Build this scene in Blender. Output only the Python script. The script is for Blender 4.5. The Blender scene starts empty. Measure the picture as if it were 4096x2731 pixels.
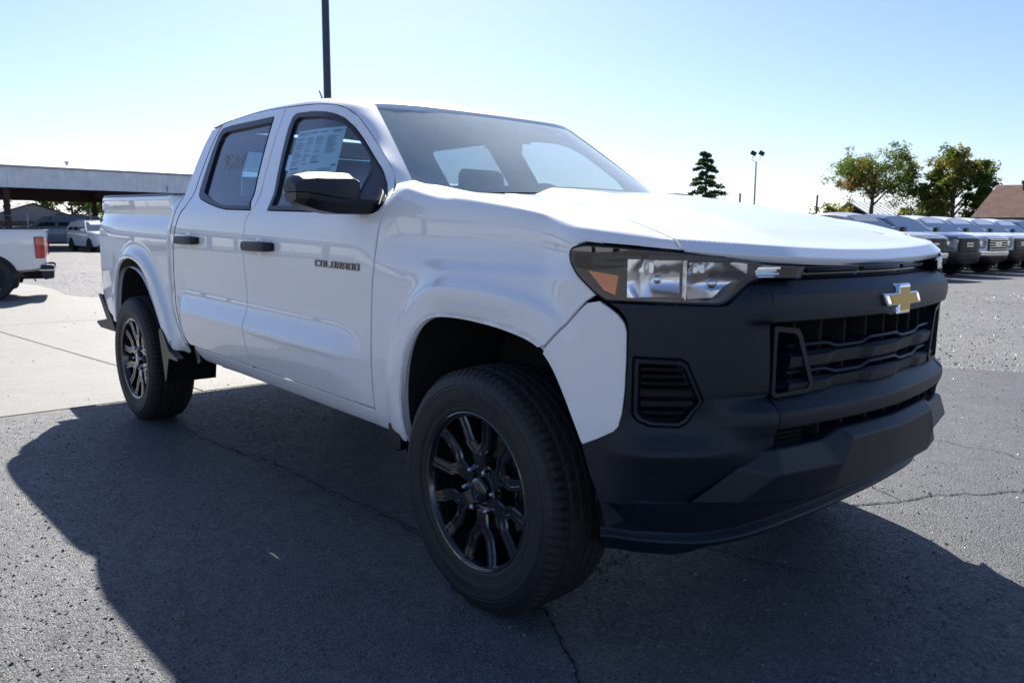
import bpy, bmesh, math, random
import numpy as np
from mathutils import Vector, Matrix
from mathutils.geometry import delaunay_2d_cdt
random.seed(7)
RNG = np.random.default_rng(11)
SC = bpy.context.scene
COL = SC.collection
R = math.radians

# ------------------------------------------------------------------ camera, sky, sun, exposure
cam_data = bpy.data.cameras.new('camera')
cam = bpy.data.objects.new('camera', cam_data)
COL.objects.link(cam)
CAM_POS = (1.8376, -2.4512, 1.1748)
CAM_YAW, CAM_PITCH, CAM_ROLL = 2.4101, -0.1383, 0.0065
def _cam_matrix():
    d = Vector((math.cos(CAM_PITCH)*math.cos(CAM_YAW), math.cos(CAM_PITCH)*math.sin(CAM_YAW), math.sin(CAM_PITCH)))
    r = d.cross(Vector((0, 0, 1))).normalized()
    u = r.cross(d)
    c, s = math.cos(CAM_ROLL), math.sin(CAM_ROLL)
    r2 = c*r + s*u
    u2 = -s*r + c*u
    m = Matrix(((r2.x, u2.x, -d.x), (r2.y, u2.y, -d.y), (r2.z, u2.z, -d.z))).to_4x4()
    m.translation = Vector(CAM_POS)
    return m
cam.matrix_world = _cam_matrix()
cam_data.sensor_width = 36.0
cam_data.lens = 36.0*3163.3/4096.0
cam_data.clip_start = 0.05
cam_data.clip_end = 3000
cam_data.dof.use_dof = True
cam_data.dof.focus_distance = 3.2
cam_data.dof.aperture_fstop = 8.0
SC.camera = cam

SUN_AZ = math.atan2(0.66, -1.06)        # direction towards the sun, in the ground plane
SUN_EL = R(38.5)
world = bpy.data.worlds.new('World')
SC.world = world
world.use_nodes = True
def build_world():
    nt = world.node_tree
    n = nt.nodes
    n.clear()
    out = n.new('ShaderNodeOutputWorld')
    bg = n.new('ShaderNodeBackground')
    sky = n.new('ShaderNodeTexSky')
    sky.sky_type = 'NISHITA'
    sky.sun_disc = False
    sky.sun_elevation = SUN_EL
    sky.sun_rotation = math.pi/2 - SUN_AZ
    sky.air_density = 1.0
    sky.dust_density = 0.5
    sky.ozone_density = 2.5
    bg.inputs['Strength'].default_value = SKY_STRENGTH
    # a low bank of cumulus round the horizon, thicker to the west
    tc = n.new('ShaderNodeTexCoord')
    sep = n.new('ShaderNodeSeparateXYZ')
    nt.links.new(tc.outputs['Generated'], sep.inputs[0])
    mp = n.new('ShaderNodeMapping')
    mp.inputs['Scale'].default_value = (7, 7, 26)
    nt.links.new(tc.outputs['Generated'], mp.inputs[0])
    no = n.new('ShaderNodeTexNoise')
    no.inputs['Scale'].default_value = 1.0
    no.inputs['Detail'].default_value = 7
    no.inputs['Roughness'].default_value = 0.55
    nt.links.new(mp.outputs[0], no.inputs['Vector'])
    band = n.new('ShaderNodeMapRange')
    band.inputs['From Min'].default_value = 0.02
    band.inputs['From Max'].default_value = 0.085
    band.inputs['To Min'].default_value = 0.30
    band.inputs['To Max'].default_value = -0.32
    nt.links.new(sep.outputs['Z'], band.inputs['Value'])
    add = n.new('ShaderNodeMath'); add.operation = 'ADD'
    nt.links.new(no.outputs['Fac'], add.inputs[0]); nt.links.new(band.outputs[0], add.inputs[1])
    ramp = n.new('ShaderNodeMapRange')
    ramp.inputs['From Min'].default_value = 0.55
    ramp.inputs['From Max'].default_value = 0.75
    nt.links.new(add.outputs[0], ramp.inputs['Value'])
    mul = n.new('ShaderNodeMath'); mul.operation = 'MULTIPLY'; mul.inputs[1].default_value = 0.55
    nt.links.new(ramp.outputs[0], mul.inputs[0])
    mix = n.new('ShaderNodeMix'); mix.data_type = 'RGBA'
    nt.links.new(mul.outputs[0], mix.inputs['Factor'])
    cool = n.new('ShaderNodeMix'); cool.data_type = 'RGBA'; cool.blend_type = 'MULTIPLY'
    cool.inputs['Factor'].default_value = 1.0
    cool.inputs['B'].default_value = (.91, .935, 1.13, 1)
    nt.links.new(sky.outputs[0], cool.inputs['A'])
    nt.links.new(cool.outputs['Result'], mix.inputs['A'])
    mix.inputs['B'].default_value = (10.5, 10.8, 11.2, 1)
    nt.links.new(mix.outputs['Result'], bg.inputs['Color'])
    nt.links.new(bg.outputs[0], out.inputs['Surface'])
SKY_STRENGTH = 0.070
build_world()
sun_data = bpy.data.lights.new('sun', 'SUN')
sun_data.energy = 5.0
sun_data.angle = R(0.53)
sun_data.color = (1.0, 0.95, 0.87)
sun = bpy.data.objects.new('sun', sun_data)
COL.objects.link(sun)
sun_dir = Vector((math.cos(SUN_EL)*math.cos(SUN_AZ), math.cos(SUN_EL)*math.sin(SUN_AZ), math.sin(SUN_EL)))
sun.rotation_euler = sun_dir.to_track_quat('Z', 'Y').to_euler()
sun.location = (-30, 20, 40)
SC.view_settings.view_transform = 'Standard'
SC.view_settings.look = 'None'
SC.view_settings.exposure = 1.0
SC.view_settings.gamma = 1.0
SC.view_settings.use_curve_mapping = False
SC.cycles.max_bounces = 10
SC.cycles.transparent_max_bounces = 24
SC.cycles.sample_clamp_indirect = 6.0
SC.cycles.use_denoising = True

# ------------------------------------------------------------------ materials
def mat(name, col, rough=0.5, metal=0.0, coat=0.0, coat_rough=0.03, spec=0.5, bump=None, noise=None, emit=None, alpha=None):
    """principled material; noise=(scale, amount) mottles the colour, bump=(scale, distance) roughens the surface"""
    m = bpy.data.materials.new(name)
    m.use_nodes = True
    nt = m.node_tree
    b = nt.nodes['Principled BSDF']
    b.inputs['Base Color'].default_value = (*col, 1)
    b.inputs['Roughness'].default_value = rough
    b.inputs['Metallic'].default_value = metal
    b.inputs['Coat Weight'].default_value = coat
    b.inputs['Coat Roughness'].default_value = coat_rough
    b.inputs['Specular IOR Level'].default_value = spec
    if noise or bump:
        tc = nt.nodes.new('ShaderNodeTexCoord')
    if noise:
        no = nt.nodes.new('ShaderNodeTexNoise')
        no.inputs['Scale'].default_value = noise[0]
        no.inputs['Detail'].default_value = 6
        nt.links.new(tc.outputs['Object'], no.inputs['Vector'])
        mr = nt.nodes.new('ShaderNodeMapRange')
        mr.inputs['From Min'].default_value = 0.25
        mr.inputs['From Max'].default_value = 0.75
        mr.inputs['To Min'].default_value = 1-noise[1]
        mr.inputs['To Max'].default_value = 1+noise[1]
        nt.links.new(no.outputs['Fac'], mr.inputs['Value'])
        mx = nt.nodes.new('ShaderNodeVectorMath'); mx.operation = 'SCALE'
        mx.inputs[0].default_value = col
        nt.links.new(mr.outputs[0], mx.inputs['Scale'])
        nt.links.new(mx.outputs[0], b.inputs['Base Color'])
    if bump:
        nb = nt.nodes.new('ShaderNodeTexNoise')
        nb.inputs['Scale'].default_value = bump[0]
        nb.inputs['Detail'].default_value = 4
        nt.links.new(tc.outputs['Object'], nb.inputs['Vector'])
        bp = nt.nodes.new('ShaderNodeBump')
        bp.inputs['Distance'].default_value = bump[1]
        bp.inputs['Strength'].default_value = 1.0
        nt.links.new(nb.outputs['Fac'], bp.inputs['Height'])
        nt.links.new(bp.outputs[0], b.inputs['Normal'])
    return m

def glass_mat(name, tint, refl=1.0, dust=0.0, dust_col=(0.85, 0.86, 0.84), f0=.075):
    m = bpy.data.materials.new(name)
    m.use_nodes = True
    nt = m.node_tree
    n = nt.nodes
    n.clear()
    out = n.new('ShaderNodeOutputMaterial')
    tr = n.new('ShaderNodeBsdfTransparent'); tr.inputs[0].default_value = (*tint, 1)
    gl = n.new('ShaderNodeBsdfGlossy'); gl.inputs['Roughness'].default_value = 0.01
    gl.inputs[0].default_value = (refl, refl, refl, 1)
    ge = n.new('ShaderNodeNewGeometry')
    dt = n.new('ShaderNodeVectorMath'); dt.operation = 'DOT_PRODUCT'
    nt.links.new(ge.outputs['Normal'], dt.inputs[0]); nt.links.new(ge.outputs['Incoming'], dt.inputs[1])
    ab = n.new('ShaderNodeMath'); ab.operation = 'ABSOLUTE'; nt.links.new(dt.outputs['Value'], ab.inputs[0])
    om = n.new('ShaderNodeMath'); om.operation = 'SUBTRACT'; om.inputs[0].default_value = 1.0; om.use_clamp = True; nt.links.new(ab.outputs[0], om.inputs[1])
    pw = n.new('ShaderNodeMath'); pw.operation = 'POWER'; pw.inputs[1].default_value = 5.0; nt.links.new(om.outputs[0], pw.inputs[0])
    lw = n.new('ShaderNodeMath'); lw.operation = 'MULTIPLY_ADD'; lw.inputs[1].default_value = 1-f0; lw.inputs[2].default_value = f0; nt.links.new(pw.outputs[0], lw.inputs[0])
    mx = n.new('ShaderNodeMixShader')
    nt.links.new(lw.outputs[0], mx.inputs[0]); nt.links.new(tr.outputs[0], mx.inputs[1]); nt.links.new(gl.outputs[0], mx.inputs[2])
    last = mx
    if dust > 0:
        tc = n.new('ShaderNodeTexCoord')
        no = n.new('ShaderNodeTexNoise'); no.inputs['Scale'].default_value = 160; no.inputs['Detail'].default_value = 8; no.inputs['Roughness'].default_value = .75
        nt.links.new(tc.outputs['Object'], no.inputs['Vector'])
        n2 = n.new('ShaderNodeTexNoise'); n2.inputs['Scale'].default_value = 2.2; n2.inputs['Detail'].default_value = 3
        nt.links.new(tc.outputs['Object'], n2.inputs['Vector'])
        mr = n.new('ShaderNodeMapRange'); mr.inputs['From Min'].default_value = .3; mr.inputs['From Max'].default_value = .8
        mr.inputs['To Min'].default_value = dust*.7; mr.inputs['To Max'].default_value = dust*1.3
        nt.links.new(no.outputs['Fac'], mr.inputs['Value'])
        mu = n.new('ShaderNodeMath'); mu.operation = 'MULTIPLY'
        m2 = n.new('ShaderNodeMapRange'); m2.inputs['From Min'].default_value = .3; m2.inputs['From Max'].default_value = .7
        m2.inputs['To Min'].default_value = .8; m2.inputs['To Max'].default_value = 1.2
        nt.links.new(n2.outputs['Fac'], m2.inputs['Value'])
        nt.links.new(mr.outputs[0], mu.inputs[0]); nt.links.new(m2.outputs[0], mu.inputs[1])
        df = n.new('ShaderNodeBsdfDiffuse'); df.inputs[0].default_value = (*dust_col, 1)
        tl = n.new('ShaderNodeBsdfTranslucent'); tl.inputs[0].default_value = (*dust_col, 1)
        dm = n.new('ShaderNodeMixShader'); dm.inputs[0].default_value = .25
        nt.links.new(df.outputs[0], dm.inputs[1]); nt.links.new(tl.outputs[0], dm.inputs[2])
        m3 = n.new('ShaderNodeMixShader')
        nt.links.new(mu.outputs[0], m3.inputs[0]); nt.links.new(mx.outputs[0], m3.inputs[1]); nt.links.new(dm.outputs[0], m3.inputs[2])
        last = m3
    nt.links.new(last.outputs[0], out.inputs['Surface'])
    return m

M = {}
M['white'] = mat('white_paint', (0.86, 0.86, 0.85), 0.45, coat=1.0, coat_rough=0.015)
M['plastic'] = mat('black_textured_plastic', (0.0075, 0.0105, 0.0185), 0.42, spec=.36, bump=(900, 0.0004), noise=(9, .12))
M['plastic2'] = mat('smooth_black_plastic', (0.008, 0.0085, 0.011), 0.35, spec=.4)
M['gloss_black'] = mat('gloss_black', (0.008, 0.008, 0.009), 0.12, coat=1.0)
M['black_void'] = mat('matt_black', (0.006, 0.006, 0.006), 0.9)
M['liner'] = mat('wheel_liner_plastic', (0.012, 0.012, 0.013), 0.8)
M['tyre'] = mat('tyre_rubber', (0.013, 0.013, 0.014), 0.60, noise=(30, .25))
M['tread'] = mat('tread_rubber', (0.015, 0.013, 0.012), 0.8, noise=(60, .35))
M['chrome'] = mat('chrome', (0.85, 0.86, 0.88), 0.06, metal=1.0)
M['gold'] = mat('gold_enamel', (0.84, 0.47, 0.07), 0.35, spec=.3)
M['orange_lens'] = mat('amber_reflector', (0.95, 0.19, 0.01), 0.2, coat=1.0)
M['red_lens'] = mat('red_tail_lens', (0.55, 0.012, 0.012), 0.12, coat=1.0)
M['rim'] = mat('gloss_black_alloy', (0.010, 0.010, 0.011), 0.16, coat=1.0)
M['steel_grey'] = mat('grey_brake_steel', (0.25, 0.25, 0.25), 0.5, metal=0.8)
M['glass_ws'] = glass_mat('windshield_glass', (0.90, 0.97, 0.96), 1.0, dust=0.56, f0=.14, dust_col=(.78, .90, .88))
M['glass_front'] = glass_mat('front_side_glass', (0.66, 0.84, 0.90), 1.0, dust=0.03, f0=.11)
M['glass_rear'] = glass_mat('privacy_glass', (0.36, 0.48, 0.58), 1.0, dust=0.02, f0=.11)
M['lens'] = glass_mat('clear_lens', (0.92, 0.93, 0.95), 1.0, f0=.10)
M['seat'] = mat('dark_seat_cloth', (0.025, 0.026, 0.03), 0.9)
M['trim_grey'] = mat('interior_grey', (0.05, 0.05, 0.055), 0.8)
M['headliner'] = mat('headliner_grey', (0.50, 0.50, 0.48), 0.95)
M['reflector'] = mat('headlight_reflector', (0.90, 0.91, 0.93), 0.17, metal=1.0)
M['paper'] = mat('paper', (0.62, 0.70, 0.72), 0.8)
M['ink'] = mat('print_ink', (0.05, 0.08, 0.12), 0.8)

# ------------------------------------------------------------------ object helpers
def link(o, parent=None):
    COL.objects.link(o)
    if parent is not None:
        o.parent = parent
    return o

def tag(o, label=None, cat=None, group=None, kind=None):
    if label: o['label'] = label
    if cat: o['category'] = cat
    if group: o['group'] = group
    if kind: o['kind'] = kind
    return o

def empty(name, loc=(0, 0, 0), rz=0.0):
    o = bpy.data.objects.new(name, None)
    o.empty_display_size = 0.3
    o.location = loc
    o.rotation_euler = (0, 0, rz)
    COL.objects.link(o)
    return o

def children_of(o):
    return [c for c in bpy.data.objects if c.parent == o]

def copy_tree(o, parent=None, kids=None):
    c = o.copy()
    COL.objects.link(c)
    if parent is not None:
        c.parent = parent
    for ch in list(o.children):
        copy_tree(ch, c)
    return c

def mesh_obj(name, verts, faces, m, parent=None, smooth=True, normals=None):
    me = bpy.data.meshes.new(name)
    me.from_pydata([tuple(map(float, v)) for v in verts], [], [tuple(int(i) for i in f) for f in faces])
    if isinstance(m, (list, tuple)):
        for k in m: me.materials.append(k)
    elif m is not None:
        me.materials.append(m)
    me.update()
    if smooth:
        me.polygons.foreach_set('use_smooth', [True]*len(me.polygons))
    if normals is not None:
        me.normals_split_custom_set_from_vertices([tuple(map(float, v)) for v in normals])
    return link(bpy.data.objects.new(name, me), parent)

class MB:
    """collects shapes into one mesh"""
    def __init__(s):
        s.v = []; s.f = []; s.mi = []
    def add(s, vs, fs, mi=0):
        o = len(s.v)
        s.v += [tuple(v) for v in vs]
        s.f += [tuple(i+o for i in f) for f in fs]
        s.mi += [mi]*len(fs)
        return s
    def box(s, c, d, rz=0.0, mi=0, ry=0.0, taper=1.0):
        hx, hy, hz = d[0]/2, d[1]/2, d[2]/2
        vs = []
        for z in (-hz, hz):
            k = taper if z > 0 else 1.0
            for x, y in ((-hx, -hy), (hx, -hy), (hx, hy), (-hx, hy)):
                vs.append(Vector((x*k, y*k, z)))
        m = Matrix.Rotation(rz, 3, 'Z') @ Matrix.Rotation(ry, 3, 'Y')
        vs = [m @ v + Vector(c) for v in vs]
        return s.add(vs, [(0, 3, 2, 1), (4, 5, 6, 7), (0, 1, 5, 4), (1, 2, 6, 5), (2, 3, 7, 6), (3, 0, 4, 7)], mi)
    def tube(s, pts, r, n=8, mi=0, cap=True):
        pts = [Vector(p) for p in pts]
        rs = r if isinstance(r, (list, tuple)) else [r]*len(pts)
        rings = []
        up = None
        for i, p in enumerate(pts):
            t = (pts[min(i+1, len(pts)-1)] - pts[max(i-1, 0)]).normalized()
            if up is None:
                up = Vector((0, 0, 1)) if abs(t.z) < .9 else Vector((1, 0, 0))
            a = t.cross(up).normalized(); b = a.cross(t)
            up = b
            rings.append([p + rs[i]*(math.cos(k*2*math.pi/n)*a + math.sin(k*2*math.pi/n)*b) for k in range(n)])
        vs = [v for q in rings for v in q]
        fs = []
        for i in range(len(pts)-1):
            for k in range(n):
                fs.append((i*n+k, i*n+(k+1) % n, (i+1)*n+(k+1) % n, (i+1)*n+k))
        if cap:
            fs.append(tuple(range(n-1, -1, -1))); fs.append(tuple((len(pts)-1)*n+k for k in range(n)))
        return s.add(vs, fs, mi)
    def prism(s, loop, fn, d0, d1, mi=0):
        """loop of 2d points extruded between depth d0 and d1; fn(a,b,d)->xyz"""
        n = len(loop)
        vs = [fn(a, b, d0) for a, b in loop] + [fn(a, b, d1) for a, b in loop]
        fs = [tuple(range(n-1, -1, -1)), tuple(range(n, 2*n))]
        for i in range(n):
            j = (i+1) % n
            fs.append((i, j, n+j, n+i))
        return s.add(vs, fs, mi)
    def grid(s, P, mi=0, closed_u=False, closed_v=False, flip=False):
        nu, nv = len(P), len(P[0])
        vs = [p for row in P for p in row]
        fs = []
        for i in range(nu if closed_u else nu-1):
            for j in range(nv if closed_v else nv-1):
                a, b, c, d = i*nv+j, i*nv+(j+1) % nv, ((i+1) % nu)*nv+(j+1) % nv, ((i+1) % nu)*nv+j
                fs.append((a, d, c, b) if flip else (a, b, c, d))
        return s.add(vs, fs, mi)
    def mirror_y(s):
        n = len(s.v)
        s.v += [(v[0], -v[1], v[2]) for v in s.v]
        s.f += [tuple(i+n for i in reversed(f)) for f in list(s.f)]
        s.mi += list(s.mi)
        return s
    def build(s, name, m, parent=None, smooth=False, bevel=0.0, angle=35, segs=2):
        o = mesh_obj(name, s.v, s.f, m, parent, smooth=False)
        me = o.data
        if isinstance(m, (list, tuple)):
            me.polygons.foreach_set('material_index', s.mi)
        bm = bmesh.new(); bm.from_mesh(me)
        bmesh.ops.recalc_face_normals(bm, faces=bm.faces)
        if bevel > 0:
            bmesh.ops.remove_doubles(bm, verts=bm.verts, dist=1e-5)
            es = [e for e in bm.edges if len(e.link_faces) == 2 and e.calc_face_angle(0) > R(angle)]
            bmesh.ops.bevel(bm, geom=es, offset=bevel, offset_type='OFFSET', segments=segs, profile=.6, affect='EDGES', clamp_overlap=True)
        bm.to_mesh(me); bm.free()
        if smooth or bevel > 0:
            shade(me, angle if bevel <= 0 else 60)
            if bevel > 0:
                wn = o.modifiers.new('weighted', 'WEIGHTED_NORMAL'); wn.keep_sharp = True; wn.weight = 90
        return o

def shade(me, angle=35):
    me.polygons.foreach_set('use_smooth', [True]*len(me.polygons))
    try:
        me.set_sharp_from_angle(angle=R(angle))
    except Exception:
        pass

# ------------------------------------------------------------------ curves and trimmed surface panels
def pchip(xk, yk):
    xk = np.asarray(xk, float); yk = np.asarray(yk, float)
    h = np.diff(xk); dl = np.diff(yk)/h
    m = np.zeros_like(yk)
    for i in range(1, len(xk)-1):
        if dl[i-1]*dl[i] > 0:
            w1 = 2*h[i]+h[i-1]; w2 = h[i]+2*h[i-1]
            m[i] = (w1+w2)/(w1/dl[i-1]+w2/dl[i])
    m[0] = dl[0]; m[-1] = dl[-1]
    def f(x):
        x = np.asarray(x, float)
        i = np.clip(np.searchsorted(xk, x)-1, 0, len(xk)-2)
        t = (x-xk[i])/h[i]
        tc = np.clip(t, 0, 1)
        y = ((1+2*tc)*(1-tc)**2*yk[i] + tc*(1-tc)**2*h[i]*m[i] + tc*tc*(3-2*tc)*yk[i+1] + tc*tc*(tc-1)*h[i]*m[i+1])
        y = y + np.where(t < 0, t*h[i]*m[0], 0) + np.where(t > 1, (t-1)*h[i]*m[-1], 0)
        return y
    return f

def sstep(a, b, x):
    t = np.clip((np.asarray(x, float)-a)/(b-a), 0, 1)
    return t*t*(3-2*t)

def catmull(pts, n=8, closed=False):
    p = np.asarray(pts, float)
    if closed:
        q = np.vstack([p[-1:], p, p[:2]])
    else:
        q = np.vstack([2*p[0]-p[1], p, 2*p[-1]-p[-2]])
    out = []
    for i in range(1, len(q)-2):
        for t in np.linspace(0, 1, n, endpoint=False):
            a, b, c, d = q[i-1:i+3]
            out.append(.5*(2*b+(c-a)*t+(2*a-5*b+4*c-d)*t*t+(3*b-a-3*c+d)*t**3))
    if not closed:
        out.append(p[-1])
    return np.array(out)

def fillet(loop, r, n=4):
    """round every corner of a closed polygon; r a number or one per corner"""
    L = [np.asarray(p, float) for p in loop]
    rs = r if isinstance(r, (list, tuple)) else [r]*len(L)
    out = []
    for i, p in enumerate(L):
        a = L[i-1]-p; b = L[(i+1) % len(L)]-p
        la, lb = np.linalg.norm(a), np.linalg.norm(b)
        k = min(rs[i], .45*la, .45*lb)
        if k <= 1e-6:
            out.append(p); continue
        p0 = p+a/la*k; p1 = p+b/lb*k
        for t in np.linspace(0, 1, n+1):
            out.append((1-t)**2*p0+2*t*(1-t)*p+t*t*p1)
    return np.array(out)

def densify(loop, step):
    out = []
    n = len(loop)
    for i in range(n):
        a = np.asarray(loop[i], float); b = np.asarray(loop[(i+1) % n], float)
        k = max(1, int(math.ceil(np.linalg.norm(b-a)/step)))
        for t in range(k):
            out.append(a+(b-a)*t/k)
    return np.array(out)

def in_poly(P, loop):
    x, y = P[:, 0], P[:, 1]
    ins = np.zeros(len(P), bool)
    n = len(loop)
    for i in range(n):
        x0, y0 = loop[i-1]; x1, y1 = loop[i]
        c = ((y0 > y) != (y1 > y))
        if y0 != y1:
            ins ^= c & (x < (x1-x0)*(y-y0)/(y1-y0)+x0)
    return ins

def seg_dist(P, loop, closed=True):
    d = np.full(len(P), 1e9)
    n = len(loop)
    for i in range(0 if closed else 1, n):
        a = loop[i-1]; b = loop[i]
        ab = b-a
        L = (ab*ab).sum()+1e-12
        t = np.clip(((P-a) @ ab)/L, 0, 1)
        q = a+t[:, None]*ab
        d = np.minimum(d, np.hypot(*(P-q).T))
    return d

def surf_normals(fn, ab, eps=1e-3):
    a, b = ab[:, 0], ab[:, 1]
    da = fn(a+eps, b)-fn(a-eps, b)
    db = fn(a, b+eps)-fn(a, b-eps)
    n = np.cross(da, db)
    return n/(np.linalg.norm(n, axis=1)[:, None]+1e-12)

def panel(name, loop, fn, m, parent=None, holes=(), step=.035, gap=.0030, rnd=.0025, flange=.014, outward=None, off=0.0, grid_b=None, mirror=False, extra=None):
    """a trimmed piece of the surface fn(a, b) with a rounded, folded-in edge.
    outward: a 3d point the normals must point away from, or None for away from the truck's middle"""
    loops = [densify(np.asarray(l, float), step*.6) for l in [loop, *holes]]
    sb = grid_b or step
    lo = loops[0].min(0); hi = loops[0].max(0)
    ga, gb = np.meshgrid(np.arange(lo[0]+step/2, hi[0], step), np.arange(lo[1]+sb/2, hi[1], sb), indexing='ij')
    G = np.c_[ga.ravel(), gb.ravel()]
    keep = in_poly(G, loops[0])
    for h in loops[1:]:
        keep &= ~in_poly(G, h)
    G = G[keep]
    sc = np.array([1, step/sb])
    if len(G):
        dm = np.full(len(G), 1e9)
        for l in loops:
            dm = np.minimum(dm, seg_dist(G*sc, l*sc))
        G = G[dm > step*.4]
    if extra is not None:
        X = np.asarray(extra, float)
        k = in_poly(X, loops[0])
        dm = np.full(len(X), 1e9)
        for l in loops:
            dm = np.minimum(dm, seg_dist(X, l))
        X = X[k & (dm > .004)]
        if len(G):
            near = np.array([np.min(np.abs(X-g).max(1)) for g in G]) if len(X) else np.full(len(G), 9)
            G = G[near > step*.30]
        G = np.vstack([G, X])
    V = np.vstack([*loops, G])
    edges = []
    o = 0
    for l in loops:
        k = len(l)
        edges += [(o+i, o+(i+1) % k) for i in range(k)]
        o += k
    res = delaunay_2d_cdt([Vector((p[0], p[1]*sc[1])) for p in V], edges, [], 0, 1e-7)
    V2 = np.array([[p.x, p.y/sc[1]] for p in res[0]])
    F = np.array([f for f in res[2] if len(f) == 3])
    cen = V2[F].mean(1)
    k = in_poly(cen, loops[0])
    for h in loops[1:]:
        k &= ~in_poly(cen, h)
    F = F[k]
    # boundary loops in the new indexing (orig ids)
    idx = {}
    for i, src in enumerate(res[3]):
        for s_ in src:
            idx[s_] = i
    P = fn(V2[:, 0], V2[:, 1])
    N = surf_normals(fn, V2)
    c0 = np.array(outward if outward is not None else (np.mean(P[:, 0]), 0, 0.6))
    sign = np.sign((N*(P-c0)).sum(1).mean()) or 1.0
    N = N*sign
    P = P+N*off
    # orient faces
    fn_ = np.cross(P[F[:, 1]]-P[F[:, 0]], P[F[:, 2]]-P[F[:, 0]])
    fl = (fn_*N[F[:, 0]]).sum(1) < 0
    F[fl] = F[fl][:, ::-1]
    verts = list(P); nrm = list(N); faces = [tuple(f) for f in F]
    Pn = P.copy()
    o = 0
    for li, l in enumerate(loops):
        ids = [idx[o+i] for i in range(len(l))]
        o += len(l)
        L = P[ids]; Nn = N[ids]
        T = np.roll(L, -1, 0)-np.roll(L, 1, 0)
        T /= np.linalg.norm(T, axis=1)[:, None]+1e-12
        S = np.cross(T, Nn)
        S /= np.linalg.norm(S, axis=1)[:, None]+1e-12
        # outward side of the sheet: test with 2d orientation
        mid = (loops[li][0]+loops[li][1])/2
        # step to S side in 3d and compare with a point known to be inside the sheet
        area = 0.5*np.sum(l[:, 0]*np.roll(l[:, 1], -1)-np.roll(l[:, 0], -1)*l[:, 1])
        da = fn(l[:, 0]+1e-3, l[:, 1])-fn(l[:, 0]-1e-3, l[:, 1])
        db = fn(l[:, 0], l[:, 1]+1e-3)-fn(l[:, 0], l[:, 1]-1e-3)
        t2 = np.roll(l, -1, 0)-np.roll(l, 1, 0)
        o2 = np.c_[t2[:, 1], -t2[:, 0]]*(1 if area > 0 else -1)      # outward of this loop in 2d
        if li > 0: o2 = -o2
        out3 = da*o2[:, :1]+db*o2[:, 1:]
        S *= np.sign((S*out3).sum(1))[:, None]
        verts_ids = ids
        r1 = L-S*(gap+rnd)
        for i_, vi in enumerate(ids):
            verts[vi] = r1[i_]
        base = len(verts)
        kk = len(ids)
        r2 = L-S*gap-Nn*rnd
        verts += list(r2); nrm += list(S*.8+Nn*.2)
        verts += list(r2-Nn*flange); nrm += list(S)
        # winding
        test = np.cross(r1[1]-r1[0], r2[0]-r1[0])
        flip = np.dot(test, Nn[0]+S[0]) < 0
        for i in range(kk):
            j = (i+1) % kk
            q = [(ids[i], ids[j], base+j, base+i), (base+i, base+j, base+kk+j, base+kk+i)]
            for f in q:
                faces.append(f[::-1] if flip else f)
    nrm = np.array(nrm); nrm /= np.linalg.norm(nrm, axis=1)[:, None]+1e-12
    verts = np.array(verts)
    if mirror:
        verts = verts*[1, -1, 1]; nrm = nrm*[1, -1, 1]; faces = [f[::-1] for f in faces]
    return mesh_obj(name, verts, faces, m, parent, True, nrm)

def sheet(name, fn, a, b, m, parent=None, off=0.0, outward=None, flip=False, mirror=False):
    """a rectangular patch of fn with analytic normals"""
    A, B = np.meshgrid(np.asarray(a, float), np.asarray(b, float), indexing='ij')
    ab = np.c_[A.ravel(), B.ravel()]
    P = fn(ab[:, 0], ab[:, 1]); N = surf_normals(fn, ab)
    c0 = np.array(outward if outward is not None else (np.mean(P[:, 0]), 0, 0.6))
    sg = np.sign((N*(P-c0)).sum(1).mean()) or 1.0
    N = N*sg; P = P+N*off
    nb = len(b); fs = []
    for i in range(len(a)-1):
        for j in range(nb-1):
            fs.append((i*nb+j, (i+1)*nb+j, (i+1)*nb+j+1, i*nb+j+1))
    if np.dot(np.cross(P[nb]-P[0], P[1]-P[0]), N[0]) < 0:
        fs = [f[::-1] for f in fs]
    if mirror:
        P = P*[1, -1, 1]; N = N*[1, -1, 1]; fs = [f[::-1] for f in fs]
    return mesh_obj(name, P, fs, m, parent, True, N)
# ------------------------------------------------------------------ the truck's skin as smooth functions
# truck frame = world frame: x forward, y to the truck's left, z up; front axle at x = 0
FRONT_PLAN = np.array([(.30, -.962), (.38, -.952), (.45, -.934), (.52, -.902), (.585, -.855), (.645, -.795), (.70, -.71),
                       (.75, -.59), (.79, -.42), (.82, -.2), (.832, 0)])
def _dense_plan():
    c = np.vstack([FRONT_PLAN, FRONT_PLAN[-2::-1]*[1, -1]])
    d = catmull(c, 40)
    s = np.r_[0, np.cumsum(np.hypot(*np.diff(d, axis=0).T))]
    t = np.gradient(d, axis=0)
    k = np.ones(41)/41
    for _ in range(2):
        t = np.c_[np.convolve(np.pad(t[:, 0], 20, 'edge'), k, 'valid'), np.convolve(np.pad(t[:, 1], 20, 'edge'), k, 'valid')]
    t /= np.linalg.norm(t, axis=1)[:, None]
    return d, s, np.c_[t[:, 1], -t[:, 0]]
PLAN_D, PLAN_S, PLAN_N = _dense_plan()
S_END = PLAN_S[-1]
S_MID = S_END/2
def s_at_y(y):
    """arc position along the front plan curve for a given y"""
    return float(np.interp(y, PLAN_D[:, 1], PLAN_S))
def wrap(s, z, o=0.0):
    s = np.asarray(s, float); z = np.asarray(z, float); o = np.asarray(o, float)+0*s
    x = np.interp(s, PLAN_S, PLAN_D[:, 0])+o*np.interp(s, PLAN_S, PLAN_N[:, 0])
    y = np.interp(s, PLAN_S, PLAN_D[:, 1])+o*np.interp(s, PLAN_S, PLAN_N[:, 1])
    return np.stack([x, y, z+0*s], -1)

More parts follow.
